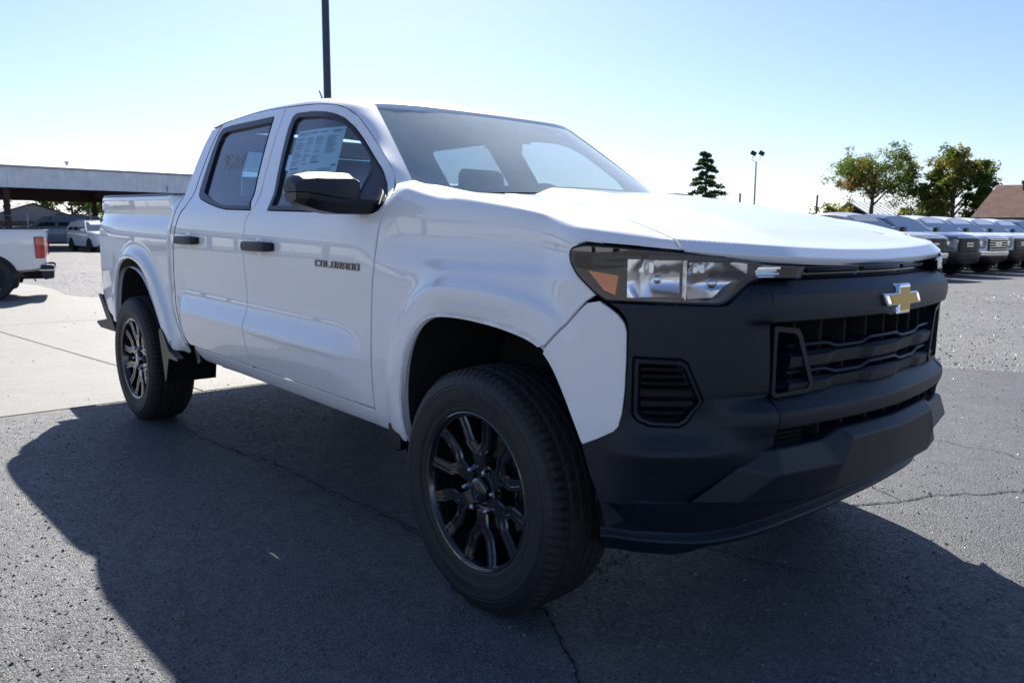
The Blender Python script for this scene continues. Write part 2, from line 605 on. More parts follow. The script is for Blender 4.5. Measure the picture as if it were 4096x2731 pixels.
_wD = pchip([.36, .42, .46, .50, .545, .62, .68, .695, .71, .745, .78, .81, .84, .90, .97, 1.04, 1.10, 1.16, 1.22, 1.27, 1.31, 1.40, 1.50, 1.60, 1.70, 1.76, 1.80],
            [.80, .855, .885, .903, .917, .935, .9425, .9455, .9425, .928, .914, .908, .9065, .909, .9145, .9175, .916, .911, .901, .880, .853, .813, .767, .718, .664, .625, .60])
_wP = pchip([.36, .42, .46, .50, .55, .62, .70, .90, 1.04, 1.10, 1.16, 1.22, 1.27, 1.31, 1.40, 1.50, 1.60, 1.70, 1.80],
            [.80, .855, .885, .900, .906, .910, .912, .915, .9175, .916, .911, .901, .880, .853, .813, .767, .718, .664, .60])
_wB = pchip([.36, .50, .60, .90, 1.05, 1.13, 1.19, 1.215, 1.24, 1.30, 1.318, 1.33],
            [.86, .895, .903, .908, .908, .900, .876, .868, .878, .880, .876, .862])
_wF = pchip([.36, .46, .50, .55, .70, .90, 1.00, 1.05, 1.09, 1.13, 1.17, 1.21, 1.25, 1.30, 1.36, 1.42, 1.50],
            [.80, .885, .900, .906, .911, .914, .914, .910, .902, .893, .880, .861, .83, .775, .715, .665, .60])
_zF = pchip([.3, 1.0, 1.10, 1.17, 1.21, 1.25, 1.30, 1.36, 1.42, 1.50], [.3, 1.0, 1.10, 1.17, 1.21, 1.239, 1.262, 1.276, 1.282, 1.286])
ARCH_F = np.array([(-.404, .40), (-.404, .507), (-.413, .582), (-.404, .671), (-.377, .768), (-.327, .844), (-.261, .891), (-.193, .91), (-.065, .916),
                   (.072, .909), (.182, .893), (.251, .878), (.285, .862), (.326, .826), (.367, .754), (.399, .685), (.432, .613), (.453, .543), (.485, .468), (.508, .40)])
ARCH_R = np.array([(-3.735, .40), (-3.735, .60), (-3.70, .71), (-3.655, .815), (-3.594, .895), (-3.493, .937), (-3.338, .945), (-3.195, .918), (-3.098, .868), (-3.018, .797),
                   (-2.926, .685), (-2.865, .60), (-2.83, .52), (-2.80, .40)])
def _smooth(p, k=4):
    p = np.array(p)
    for _ in range(k):
        q = p.copy(); q[1:-1] = (p[:-2]+2*p[1:-1]+p[2:])/4; p = q
    return p
ARCH_FS = _smooth(catmull(_smooth(catmull(ARCH_F, 3), 6), 4), 3); ARCH_RS = _smooth(catmull(_smooth(catmull(ARCH_R, 3), 6), 4), 3)
_flare = pchip([-.1, 0, .008, .086, .096, .112, .135, .17, .3], [.032, .040, .0425, .0365, .030, .012, .003, 0, 0])
T0, TC = 1.12, 1.40
CUT_Y = pchip([-.70, -.62, -.50, -.38, -.20, -.12, .034, .20, .37, .46, .53, .59, .632, .70], [.79, .775, .735, .70, .674, .682, .703, .722, .738, .752, .768, .785, .799, .815])
def _top_w(x):
    k = sstep(.22, .44, x)
    return _wF(T0)*(1-k)+(_planW(x)-(_wF(1.0)-_wF(T0)))*k
_planW = pchip(FRONT_PLAN[:7, 0], -FRONT_PLAN[:7, 1])
def side(x, t):
    """right-hand body side; x along the truck, t a height-like parameter"""
    x = np.asarray(x, float); t = np.asarray(t, float)
    rk = .019*(np.minimum(x, 0)+.62)              # the body lines rise slightly to the rear
    door = sstep(-2.66, -2.52, x)*(1-sstep(-.93, -.60, x+.9*(t-.70)*0))
    bed = 1-sstep(-2.80, -2.70, x)
    fen = sstep(-.80, -.30, x)
    w = _wP(t)*(1-door)+_wD(t)*door
    w = w*(1-bed)+_wB(t)*bed
    w = w*(1-fen)+_wF(t)*fen
    zt = t*(1-fen)+_zF(t)*fen
    z = zt-rk
    # wheel-arch flares
    p = np.c_[np.ravel(x+0*t), np.ravel(z+0*x)]
    fl = np.zeros(len(p))
    for arch, c in ((ARCH_FS, (.02, .4)), (ARCH_RS, (-3.31, .4))):
        near = np.hypot(p[:, 0]-c[0], p[:, 1]-c[1]) < 1.05
        if near.any():
            d = seg_dist(p[near], arch, False)
            fl[near] = np.maximum(fl[near], _flare(d))
    fl = fl.reshape(np.shape(x+t))
    # shelf above the front flare
    shelf = .017*sstep(-.42, -.15, x)*(1-sstep(.18, .40, x))*sstep(.90, 1.03, z)*(1-sstep(1.048, 1.085, z))
    w = w+fl+shelf
    w = w-.056*sstep(-1.38, -.82, x)*sstep(1.29, 1.41, t)
    # nose: swing in along the front plan curve
    k = sstep(.22, .44, x)
    wn = _planW(x)-(_wF(1.0)-np.minimum(_wF(np.maximum(t, 1.06)), _wF(1.0)))
    w = w*(1-k)+wn*k
    # the top of the fender rolls over to meet the bonnet
    q = sstep(-.70, -.46, x)
    if np.any((q > 0) & (t > T0)):
        w1 = _top_w(x)
        yc = CUT_Y(x); zc = hood(np.maximum(x, -.2), -CUT_Y(np.maximum(x, -.2)))[..., 2]-.002+.052*sstep(.22, .62, -x)
        tau = np.clip((t-T0)/(TC-T0), 0, 1.15)
        th = tau*math.pi/2
        e = 2/(6.5-3.2*sstep(.10, .45, x))
        ww = w1-(w1-yc)*(1-np.abs(np.cos(np.minimum(th, math.pi/2)))**e)-(w1-yc)*.5*np.maximum(tau-1, 0)
        zz = T0+(zc-T0)*np.sin(np.minimum(th, math.pi/2))**e
        m = t > T0
        w = np.where(m, w*(1-q)+ww*q, w)
        z = np.where(m, z*(1-q)+zz*q, z)
    # tail tapers in
    w = w-.03*sstep(-3.75, -4.25, x)*0-.035*np.clip((-3.75-x)/.5, 0, 1.2)**2
    return np.stack([x+0*t, -w+0*t, z+0*x], -1)

_zH = pchip([-.35, -.2, 0, .2, .4, .55, .66, .735, .757, .765, .772, .787, .804], [1.312, 1.302, 1.277, 1.246, 1.209, 1.178, 1.154, 1.1365, 1.1315, 1.1285, 1.1230, 1.1105, 1.0965])
def hood_front(y):
    """how far back the bonnet's nose sits at y, relative to the middle"""
    a = np.abs(y)
    return .022*(a/.46)**2+.095*np.clip((a-.46)/.34, 0, 2)**1.6
def hood(x, y):
    x = np.asarray(x, float); y = np.asarray(y, float); a = np.abs(y)
    z = _zH(x+hood_front(y)*sstep(.28, .62, x))
    rear = 1-sstep(.25, .75, x)
    z = z+(.020*rear+.008)*(1-sstep(.33, .48, a))*(1-sstep(.55, .72, x+0*a))            # power bulge
    z = z+.031*sstep(.20, .66, x)*(a/.8)**2                                   # the corners stand up a little at the front
    return np.stack([x+0*y, y+0*x, z], -1)

def roof(x, y):
    x = np.asarray(x, float); y = np.asarray(y, float)
    z = _zR(x)-.030*(y/.6)**2-.014*(np.abs(y)/.62)**6
    return np.stack([x+0*y, y+0*x, z], -1)
_zR = pchip([-2.72, -2.66, -2.4, -2.0, -1.6, -1.3, -1.1, -.96, -.85], [1.755, 1.775, 1.808, 1.825, 1.816, 1.781, 1.738, 1.692, 1.65])
WS_B = (-.600, .730, 1.312); WS_T = (-1.105, .585, 1.690)
def windshield(a, b):
    """a 0..1 from cowl to roof, b -1..1 from the truck's right to its left"""
    a = np.asarray(a, float); b = np.asarray(b, float)
    x = WS_B[0]+(WS_T[0]-WS_B[0])*a+(.28-.12*a)*(1-np.abs(b)**2.2)
    y = b*(WS_B[1]+(WS_T[1]-WS_B[1])*a)
    z = WS_B[2]+(WS_T[2]-WS_B[2])*a+(.012-.026*a)*(1-b*b)+.03*a*(1-a)
    return np.stack([x, y, z], -1)
# ------------------------------------------------------------------ the white pickup
truck = empty('pickup_truck', (0, 0, 0))
tag(truck, 'white crew cab pickup with black front bumper filling the foreground', 'pickup truck')

def both(name, loop, m, parent=truck, holes=(), fn=side, **kw):
    """panel on the right-hand side and its mirror on the left"""
    a = panel(name, loop, fn, m, parent, holes, **kw)
    b = panel(name, loop, fn, m, parent, holes, mirror=True, **kw)
    return a, b

CUT_F = [(-0.652, 0.515), (-0.654, 0.6), (-0.656, 0.68), (-0.652, 0.8), (-0.636, 0.967), (-0.622, 1.04), (-0.614, 1.126), (-0.602, 1.167), (-0.578, 1.228), (-0.6, 1.28), (-0.6253, 1.3181), (-0.6791, 1.3594)]
CUT_A = [(-0.7102, 1.3863), (-0.7418, 1.4104), (-0.7944, 1.443), (-0.9265, 1.5256), (-1.0213, 1.5851), (-1.106, 1.6372), (-1.2113, 1.6796), (-1.3145, 1.7047), (-1.487, 1.724), (-1.65, 1.732), (-1.812, 1.738)]
CUT_M = [(-1.812, 1.738), (-1.668, 1.265), (-1.694, 1.235), (-1.730, 1.197), (-1.742, 1.093), (-1.742, .988), (-1.740, .80), (-1.728, .69), (-1.718, .62), (-1.712, .515)]
CUT_R = [(-2.500, .515), (-2.565, .555), (-2.648, .628), (-2.681, .709), (-2.684, .895), (-2.660, 1.062), (-2.630, 1.145), (-2.575, 1.227), (-2.537, 1.255), (-2.515, 1.34), (-2.545, 1.55), (-2.553, 1.66), (-2.540, 1.712)]
GAP_B = [(-2.570, .515), (-2.679, .607), (-2.725, .70), (-2.752, .89), (-2.730, 1.06), (-2.690, 1.144), (-2.655, 1.227)]
ARCH_F_IN = [tuple(p) for p in ARCH_FS if p[1] > .45]
ARCH_R_IN = [tuple(p) for p in ARCH_RS if p[1] > .45]
HLX = [(.640, 1.160), (.533, 1.158), (.470, 1.157), (.421, 1.150), (.397, 1.140), (.386, 1.122), (.388, 1.095), (.408, 1.065), (.458, 1.020)]

def at_z(x, z):
    tt = np.linspace(.9, TC, 400)
    zz = side(np.full(400, float(x)), tt)[:, 2]
    return float(tt[np.argmin(np.abs(zz-z))])
HLX = [(x, at_z(x, z)) for x, z in [(x_, float(np.interp(x_, [.421, .470, .533, .634], [1.146, 1.1415, 1.1365, 1.1240]))) for x_ in np.linspace(.634, .421, 16)]+[ (.397, 1.139), (.386, 1.121), (.388, 1.095), (.408, 1.065), (.467, 1.0135)]]
def arch_between(arch, x0, x1):
    return [p for p in arch if x0 <= p[0] <= x1]

# fenders, nose corners, doors, bed
fl = CUT_F[0:1] and [(-.652, .440)]+CUT_F+[(-.612, TC), (-.577, TC), (-.50, TC), (-.35, TC), (-.25, TC), (-.10, TC), (.034, TC), (.20, TC), (.34, TC), (.42, TC), (.50, TC), (.575, TC), (.625, TC)] \
    + HLX + [(.435, 1.005), (.375, .945), (.300, .872)] + [p for p in ARCH_F_IN[::-1] if p[0] < .275 and p[1] > .45] + [(-.404, .440)]
def arch_lines(arch):
    p = np.array(arch)[2:-2:1]
    t = np.gradient(p, axis=0); t /= np.linalg.norm(t, axis=1)[:, None]
    n = np.c_[-t[:, 1], t[:, 0]]
    c = p.mean(0)
    n *= np.sign((n*(p-c)).sum(1))[:, None]
    out = []
    for d in (.006, .080, .088, .093, .098, .104, .111, .120, .132):
        q = p+n*d
        out += [(x, z+.019*(min(x, 0)+.62)) for x, z in q[::2]]
    return out
XF, XR = arch_lines(ARCH_FS), arch_lines(ARCH_RS)
fenders = both('fender', fl, M['white'], step=.013, extra=XF, gap=.0035)
ext = [(.470, 1.0125), (.494, .9965), (.516, .979), (.532, .957), (.538, .935), (.539, .868), (.537, .774), (.532, .717), (.524, .676), (.505, .653), (.47, .632), (.434, .613)] \
    + [p for p in ARCH_F_IN[::-1] if p[0] > .29 and p[1] > .63] + [(.300, .872), (.375, .945), (.435, 1.005)]
both('fender_extension', ext, M['white'], step=.014, extra=XF)

TRIM_F = [(-1.67, 1.245), (-1.262, 1.242), (-0.635, 1.236), (-0.612, 1.25), (-0.641, 1.3001), (-0.7105, 1.3484), (-0.7662, 1.3797), (-0.8465, 1.424), (-0.9182, 1.47), (-1.0045, 1.528), (-1.1003, 1.5865), (-1.2014, 1.6336), (-1.2856, 1.6582), (-1.382, 1.675), (-1.5, 1.687), (-1.66, 1.692), (-1.682, 1.676), (-1.672, 1.62), (-1.6, 1.45), (-1.525, 1.268)]
TRIM_F = [(-1.525, 1.244)]+TRIM_F[1:]
GLASS_F = [(-1.492, 1.264), (-0.741, 1.262), (-0.8514, 1.3631), (-0.9218, 1.4554), (-1.0358, 1.5293), (-1.1098, 1.5719), (-1.1973, 1.6135), (-1.2951, 1.6399), (-1.418, 1.656), (-1.6, 1.667), (-1.636, 1.655), (-1.56, 1.44)]
TRIM_R = [(-1.70, 1.244), (-1.987, 1.247), (-2.08, 1.255), (-2.25, 1.278), (-2.385, 1.300), (-2.435, 1.318), (-2.452, 1.345), (-2.47, 1.43), (-2.51, 1.59), (-2.520, 1.655), (-2.50, 1.683), (-2.40, 1.690), (-1.905, 1.698), (-1.890, 1.68), (-1.83, 1.53), (-1.74, 1.285)]
GLASS_R = [(-1.742, 1.264), (-2.004, 1.266), (-2.10, 1.274), (-2.26, 1.303), (-2.372, 1.332), (-2.40, 1.43), (-2.455, 1.60), (-2.455, 1.64), (-2.42, 1.655), (-1.89, 1.668)]
fdoor = [p for p in CUT_F]+CUT_A+CUT_M[1:]
front_doors = both('front_door', fdoor, M['white'], holes=[TRIM_F], step=.02, gap=.0035)
rdoor = [CUT_M[i] for i in range(len(CUT_M)-1, -1, -1)]+[(-2.0, 1.743), (-2.175, 1.742), (-2.40, 1.727)]+CUT_R[::-1]
rear_doors = both('rear_door', rdoor, M['white'], holes=[TRIM_R], step=.02)
def side_in(d):
    """the side surface moved d towards the cabin"""
    def f(x, t):
        p = side(x, t)
        return p+np.array([0, d, -d*.4])
    return f
for k, (dr, dl) in enumerate((front_doors, front_doors[::-1])):
    mir = k == 1
    panel('window_moulding', TRIM_F, side, M['plastic2'], dr, [GLASS_F], step=.04, off=.002, gap=.001, mirror=mir)
    panel('window_glass', GLASS_F, side_in(.010), M['glass_front'], dr, step=.08, gap=-.004, flange=.003, mirror=mir)
for k, (dr, dl) in enumerate((rear_doors, rear_doors[::-1])):
    mir = k == 1
    panel('window_moulding', TRIM_R, side, M['plastic2'], dr, [GLASS_R], step=.04, off=.002, gap=.001, mirror=mir)
    panel('window_glass', GLASS_R, side_in(.010), M['glass_rear'], dr, step=.08, gap=-.004, flange=.003, mirror=mir)

both('rocker_panel', [(-.657, .436), (-.657, .511), (-2.46, .511), (-2.44, .47), (-2.39, .436)], M['white'], step=.035, grid_b=.018, flange=.05, off=-.004)
bl = GAP_B[::-1]
bedl = [(-2.60, .452), (-2.60, .515)]+[(x-.010, t) for x, t in GAP_B[1:]]+[(-2.662, 1.328), (-3.4, 1.328), (-4.16, 1.328), (-4.215, 1.31), (-4.26, 1.262), (-4.27, 1.21), (-4.285, .83), (-4.29, .68), (-4.25, .585), (-3.95, .505), (-3.737, .505)] \
    + [p for p in ARCH_R_IN if p[1] > .515]+[(-2.845, .50), (-2.80, .452)]
both('bed_side', bedl, M['white'], step=.017, extra=XR)
cq = CUT_R[:9]+[(-2.515, 1.34), (-2.545, 1.55), (-2.553, 1.66), (-2.545, 1.700), (-2.66, 1.685), (-2.668, 1.60), (-2.655, 1.40), (-2.648, 1.30)]+GAP_B[::-1]
both('cab_corner', cq, M['white'], step=.03)

# roof, A pillars and rear of the cab in one skin
def cab_edges(n=60):
    """lower curve (door cut) and upper curve (windshield edge, then the roof) from the cowl to the back of the roof"""
    lo = [(-.6768, 1.3593)]+CUT_A+[(-2.0, 1.743), (-2.175, 1.742), (-2.40, 1.727), (-2.545, 1.716), (-2.66, 1.695)]
    lo = np.array(lo)
    P0 = side(lo[:, 0], lo[:, 1])
    L = np.r_[0, np.cumsum(np.linalg.norm(np.diff(P0, axis=0), axis=1))]
    n1 = n//3
    i1 = int(np.argmin(np.abs(lo[:, 0]+1.187)))
    q = np.r_[np.linspace(0, L[i1], n1), np.linspace(L[i1], L[-1], n-n1+1)[1:]]
    A = np.stack([np.interp(q, L, P0[:, k]) for k in range(3)], -1)
    # smooth a little
    for _ in range(2):
        A[1:-1] = (A[:-2]+2*A[1:-1]+A[2:])/4
    ws = windshield(np.linspace(0, 1, 30), np.full(30, -1.0))
    ws = ws+np.array([0, -.004, .004])
    rx = np.linspace(-1.125, -2.655, 60)
    rf = roof(rx, -.585-.0*rx)
    rf[:, 1] = -.585+.03*np.clip((-2.2-rx)/.45, 0, 1)**2
    rf[:, 2] = roof(rx, rf[:, 1])[:, 2]
    U = np.vstack([ws, rf])
    LU = np.r_[0, np.cumsum(np.linalg.norm(np.diff(U, axis=0), axis=1))]
    q = np.r_[np.linspace(0, LU[29], n1), np.linspace(LU[29], LU[-1], n-n1+1)[1:]]
    B = np.stack([np.interp(q, LU, U[:, k]) for k in range(3)], -1)
    return A, B
EA, EB = cab_edges()
def cab_rail(i_, s_):
    pass
rows = []
for a, b in zip(EA, EB):
    out = np.array([0, -1, 0.45]); out /= np.linalg.norm(out)
    mid = (a+b)/2
    w_ = np.linalg.norm(b-a)
    row = []
    c = np.array([(a[0]*.5+b[0]*.5), a[1]*.66+b[1]*.34, a[2]*.25+b[2]*.75])+np.array([0, -.006, .006])
    for t in np.linspace(0, 1, 9):
        row.append((1-t)**2*a+2*t*(1-t)*c+t*t*b)
    rows.append(row)
rows.insert(0, [p+np.array([.075, .012, -.075]) for p in rows[0]])
def rail_part(i0, i1, name, mir):
    mb = MB()
    mb.grid([[tuple(p) for p in [r[0]+np.array([0, .018, -.004])]+r+[r[-1]+np.array([0, .004, -.02])]] for r in rows[i0:i1]])
    if mir:
        mb.v = [(x, -y, z) for x, y, z in mb.v]
    return mb.build(name, M['white'], truck, smooth=True)
for mir in (False, True):
    rail_part(0, 61, 'pillar_and_roof_rail', mir)
rb = np.array([-.585, -.5, -.4, -.25, -.1, 0, .1, .25, .4, .5, .585])
rx = np.linspace(-1.0, -2.655, 40)
P = []
for x in rx:
    row = []
    for y in rb:
        k = (y/.585)
        edge = -1.125+.16*(1-abs(k)**2.2)
        xx = edge+(x-rx[0])*((-2.655-edge)/(-2.655-rx[0]))
        yy = y*(1-.05*np.clip((-2.2-xx)/.45, 0, 1)**2)
        row.append(tuple(roof(xx, yy)))
    P.append(row)
front = [(p[0]+.012, p[1], p[2]-.022) for p in P[0]]
MB().grid([front]+P).build('roof', M['white'], truck, smooth=True)
# back of the cab
mb = MB()
ys = np.linspace(-.86, .86, 13)
def back_w(z):
    return float(-side(np.array([-2.60]), np.array([z]))[0, 1])-.012
g = []
for z in (.60, .9, 1.25, 1.33, 1.5, 1.62, 1.70, 1.725):
    ww = back_w(min(z, 1.70))
    g.append([(-2.672+.012*abs(k)**3-(.03 if z > 1.6 else 0)*0, k*ww, z) for k in np.linspace(-1, 1, 13)])
# opening for the rear window left out of the grid
fs_skip = []
o = len(g[0])
vs = [p for r in g for p in r]
fs = []
for i in range(len(g)-1):
    for j in range(o-1):
        if 3 <= i <= 4 and 2 <= j <= 9:
            continue
        fs.append((i*o+j, i*o+j+1, (i+1)*o+j+1, (i+1)*o+j))
mesh_obj('cab_back', vs, fs, M['white'], truck)
mb = MB(); mb.box((-2.668, 0, 1.475), (.006, 1.02, .31)); mb.build('rear_window', M['glass_rear'], truck)

# windshield with its black border, cowl and wipers
sheet('windshield', windshield, np.linspace(0, 1, 14), np.linspace(-1, 1, 33), M['glass_ws'], truck, off=0.0, outward=(-1.6, 0, .8))
def ws_in(a, b):
    return windshield(a, b)-np.array([.0025, 0, .0025])
bl_out = [(0, -1), (1, -1), (1, 1), (0, 1)]
bl_out = [(0.0, -1.0), (.0, 1.0), (1.0, 1.0), (1.0, -1.0)]
inner = fillet([(.075, -.935), (.075, .935), (.945, .915), (.945, .14), (.80, .085), (.80, -.085), (.945, -.14), (.945, -.915)], [.05, .05, .06, .02, .05, .05, .02, .06])
panel('windshield_border', bl_out, ws_in, M['black_void'], truck, [inner], step=.05, gap=0, rnd=.0005, flange=.001, outward=(-1.6, 0, .8))
cb = MB()
cg = []
for y in np.linspace(-.74, .74, 25):
    a0 = windshield(np.array([.04]), np.array([y/.73]))[0]
    cg.append([tuple(a0+np.array([-.02, 0, .0])), (a0[0]+.05, y, a0[2]-.035), (a0[0]+.14+.12*(1-(y/.74)**2), y, 1.262-.02*abs(y)), (a0[0]+.26+.10*(1-(y/.74)**2), y, 1.235)])
cb.grid(cg); cb.build('cowl', M['plastic2'], truck, smooth=True)

# hood
def hood_loop():
    cut = [(-.20, -.665), (-.12, -.678), (.034, -.703), (.20, -.722), (.37, -.738), (.46, -.752), (.53, -.768), (.59, -.785), (.632, -.799)]
    L = [(x, y) for x, y in cut]
    for y in np.linspace(-.79, .79, 41):
        L.append((.803-float(hood_front(y)), y))
    L += [(x, -y) for x, y in cut[::-1]]
    L += [(-.20-.13*(1-(y/.665)**2), y) for y in np.linspace(.60, -.60, 13)]
    return L
nose = [(d-float(hood_front(y)), y) for d in (.740, .752, .759, .764, .769, .775, .787) for y in np.linspace(-.80, .80, 131)]
# black tubes added in the shut lines to stand in for their shade
M['seam_shade'] = mat('seam_shade_black', (.006, .006, .007), .8)
for sg in (-1, 1):
    for seam, dp_ in ((CUT_F[:-1], .0125), (CUT_A[4:], .024), (CUT_M, .0125), (CUT_R, .0125), (GAP_B, .0125)):
        q_ = densify(np.array(seam), .03)
        q_ = np.array([p for p in catmull(seam, 4)])
        P_ = side(q_[:, 0], q_[:, 1])
        mb = MB(); mb.tube([(p[0], sg*(-p[1]-dp_), p[2]-.003) for p in P_], .0075, 6)
        mb.build('shut_line_shade', M['seam_shade'], truck, smooth=True)
    cut_ = [(-.12, -.678), (.034, -.703), (.20, -.722), (.37, -.738), (.46, -.752), (.53, -.768), (.585, -.783)]
    mb = MB(); mb.tube([(x, sg*-y, float(hood(x, y)[2])-.018) for x, y in cut_], .0095, 6); mb.build('hood_gap_shade', M['seam_shade'], truck, smooth=True)
panel('hood', hood_loop(), hood, M['white'], truck, step=.03, flange=.02, rnd=.003, gap=.004, outward=(.2, 0, .4), extra=nose)
# ------------------------------------------------------------------ front end: lamps, black fascia, grille, skid plate
def SX(x):
    """arc position on the right-hand half for a given x"""
    h = len(PLAN_S)//2
    return float(np.interp(x, PLAN_D[:h, 0], PLAN_S[:h]))
SY = s_at_y
def mir_s(s):
    return S_END-s
def mirror_loop(loop):
    return [(S_END-s, z) for s, z in loop]

# --- headlights
HL = [(SY(-.918), .998), (SY(-.809), .994), (SY(-.717), .990), (SY(-.698), .997), (SY(-.639), 1.047), (SY(-.613), 1.055), (SY(-.470), 1.053), (SY(-.452), 1.090),
      (SY(-.571), 1.096), (SY(-.798), 1.126), (SY(-.894), 1.137), (SY(-.940), 1.144), (SY(-.949), 1.136), (SY(-.951), 1.119), (SY(-.950), 1.093), (SY(-.946), 1.064), (SY(-.931), 1.019)]
HLo = [(.3+0, 0)]
def headlight(mir):
    name = 'headlight'
    def f(d):
        return lambda s, z: wrap(s, z, d)
    loop = fillet(HL, [.002, .01, .02, .02, .02, .02, .006, .006, .01, .01, .02, .015, .01, .01, .01, .01, .003], 3)
    ctr = loop.mean(0)
    # black housing bowl: rim, wall and floor
    n = len(loop)
    rim = [wrap(s, z, -.001) for s, z in loop]
    inn = ctr+(loop-ctr)*np.array([.955, .86])+np.array([0, -.002])
    rim2 = [wrap(s, z, -.006) for s, z in inn]
    wall = [wrap(s, z, -.075) for s, z in ctr+(inn-ctr)*.96]
    vs = [tuple(map(float, np.ravel(p))) for p in rim+rim2+wall]
    fs = []
    for i in range(n):
        j = (i+1) % n
        fs += [(i, j, n+j, n+i), (n+i, n+j, 2*n+j, 2*n+i)]
    fs.append(tuple(range(2*n, 3*n)))
    mb = MB(); mb.add(vs, fs)
    # horizontal shelf and light-guide bars in the upper outer corner
    def bar(s0, s1, z0, z1, o0, o1, mi=0, k=8):
        g = []
        for s in np.linspace(s0, s1, k):
            g.append([tuple(wrap(s, z0, o1)), tuple(wrap(s, z0, o0)), tuple(wrap(s, z1, o0)), tuple(wrap(s, z1, o1))])
        mb.grid(g, mi)
    bar(SY(-.935), SY(-.872), 1.107, 1.116, -.022, -.05)
    bar(SY(-.935), SY(-.878), 1.090, 1.099, -.022, -.05)
    bar(SY(-.86), SY(-.70), 1.104, 1.116, -.018, -.05)
    if mir: mb.v = [(x, -y, z) for x, y, z in mb.v]
    h = mb.build(name, M['plastic2'], truck)
    def sub(nm, m, grid=None, vsfs=None, smooth=True, bevel=0):
        q = MB()
        if grid is not None: q.grid(grid)
        else: q.add(*vsfs)
        if mir: q.v = [(x, -y, z) for x, y, z in q.v]
        return q.build(nm, m, h, smooth=smooth)
    # two bowl reflectors with a fluted upper half and an upright divider
    def bowl(s0, s1, z0, z1, deep, cs, cz, lift=0.0):
        g = []
        za = z0
        for i, s in enumerate(np.linspace(s0, s1, 27)):
            row = []
            z0 = za+lift*max(0, (i/26-.5)*2)
            for j, z in enumerate(np.linspace(z0, z1, 17)):
                u = (s-cs)/((s1-s0)*.5); w = (z-cz)/((z1-z0)*.5)
                r = min(1.0, u*u*.55+w*w*.55)
                step_ = .0013*((i//3) % 2)*(1 if w > .45 else 0)
                sl = .012*(z-z0)/(z1-z0)
                row.append(tuple(wrap(s-sl*0, z, -.020-deep*(1-r)-step_)))
            g.append(row)
        sub('reflector_bowl', M['reflector'], g)
    bowl(SY(-.893), SY(-.795), 1.008, 1.106, .050, SY(-.83), 1.052)
    bowl(SY(-.783), SY(-.635), 1.006, 1.099, .055, SY(-.715), 1.045, .045)
    sub('divider', M['chrome'], [[tuple(wrap(SY(-.792)+ds, z, o)) for z in np.linspace(1.005, 1.105, 5)] for ds, o in ((-.003, -.03), (-.002, -.012), (.002, -.012), (.003, -.03))], smooth=False)
    # bulb shields standing in the bowls
    for yy, zz, rr_ in ((-.845, 1.056, .014), (-.725, 1.046, .015)):
        c_ = wrap(SY(yy), zz, -.034)
        g = [[tuple(c_+rr_*np.array([math.cos(a)*math.cos(b), math.cos(a)*math.sin(b), math.sin(a)])) for b in np.linspace(0, 2*math.pi, 13)] for a in np.linspace(-1.5, 1.5, 7)]
        sub('bulb_shield', M['chrome'], g)
    for yy in (-.872, -.855, -.765, -.748):
        sub('flute', M['reflector'], [[tuple(wrap(SY(yy)+ds, z, -.036)) for z in (1.072, 1.098)] for ds in (-.006, 0, .006)], smooth=False)
    # amber corner reflector and the small inner lamp
    am = [(SY(-.938), 1.075), (SY(-.905), 1.064), (SY(-.9085), 1.014), (SY(-.922), 1.026)]
    sub('amber_reflector', M['orange_lens'], vsfs=([tuple(wrap(s, z, -.012)) for s, z in am]+[tuple(wrap(s, z, -.04)) for s, z in am], [(0, 1, 2, 3), (0, 4, 5, 1), (1, 5, 6, 2), (2, 6, 7, 3), (3, 7, 4, 0)]), smooth=False)
    g = []
    for i, s in enumerate(np.linspace(SY(-.605), SY(-.525), 13)):
        g.append([tuple(wrap(s+.015*(z-1.06)/.03, z, -.012-.02*math.sin(math.pi*(z-1.060)/.032)-.006*(j % 2))) for j, z in enumerate(np.linspace(1.060, 1.090, 7))])
    sub('inner_reflector', M['reflector'], g, smooth=False)
    sub('smoked_panel', M['trim_grey'], [[tuple(wrap(s, z, -.035)) for z in (1.003, 1.095)] for s in np.linspace(SY(-.64), SY(-.60), 4)])
    # clear lens
    panel('lens', loop, f(0.0), M['lens'], h, step=.03, gap=.002, rnd=.004, flange=.004, outward=(.2, 0, 1.0), mirror=mir)
    return h
for mir in (False, True):
    headlight(mir)

# --- black fascia mass at each corner
_oz = pchip([.43, .46, .50, .545, .580, .602, .625, .665, .70, .74, .80, .92, .985, 1.01, 1.03, 1.06], [-.034, -.026, -.014, -.001, .011, .017, .009, -.007, -.010, -.004, .001, .004, .003, -.004, -.012, -.018])
_beam = pchip([.55, .60, .63, .655, .680, .702, .728, .742, .76], [.002, .010, .014, .023, .030, .028, .002, -.014, -.004])
_bar = pchip([.92, .942, .95, .98, 1.014, 1.022, 1.035, 1.05], [.004, .010, .020, .024, .020, .016, .002, -.018])
def fascia(s, z):
    s = np.asarray(s, float); z = np.asarray(z, float)
    sm = np.minimum(s, S_END-s)
    o = _oz(z)*sstep(SX(.47), SX(.60), sm)
    k2 = sstep(SY(-.765), SY(-.56), sm)*sstep(.56, .60, z)*(1-sstep(.742, .752, z))
    o = o+k2*(_beam(z)-o)
    k3 = sstep(SY(-.665), SY(-.595), sm)*sstep(.925, .945, z)
    o = o+k3*(_bar(z)-o)
    return wrap(s, z, o)
_SA = {}
FOG = [(SY(-.880), .858), (SY(-.800), .855), (SY(-.785), .845), (SY(-.747), .748), (SY(-.744), .740), (SY(-.777), .686), (SY(-.795), .674), (SY(-.852), .676), (SY(-.872), .688), (SY(-.880), .705)]
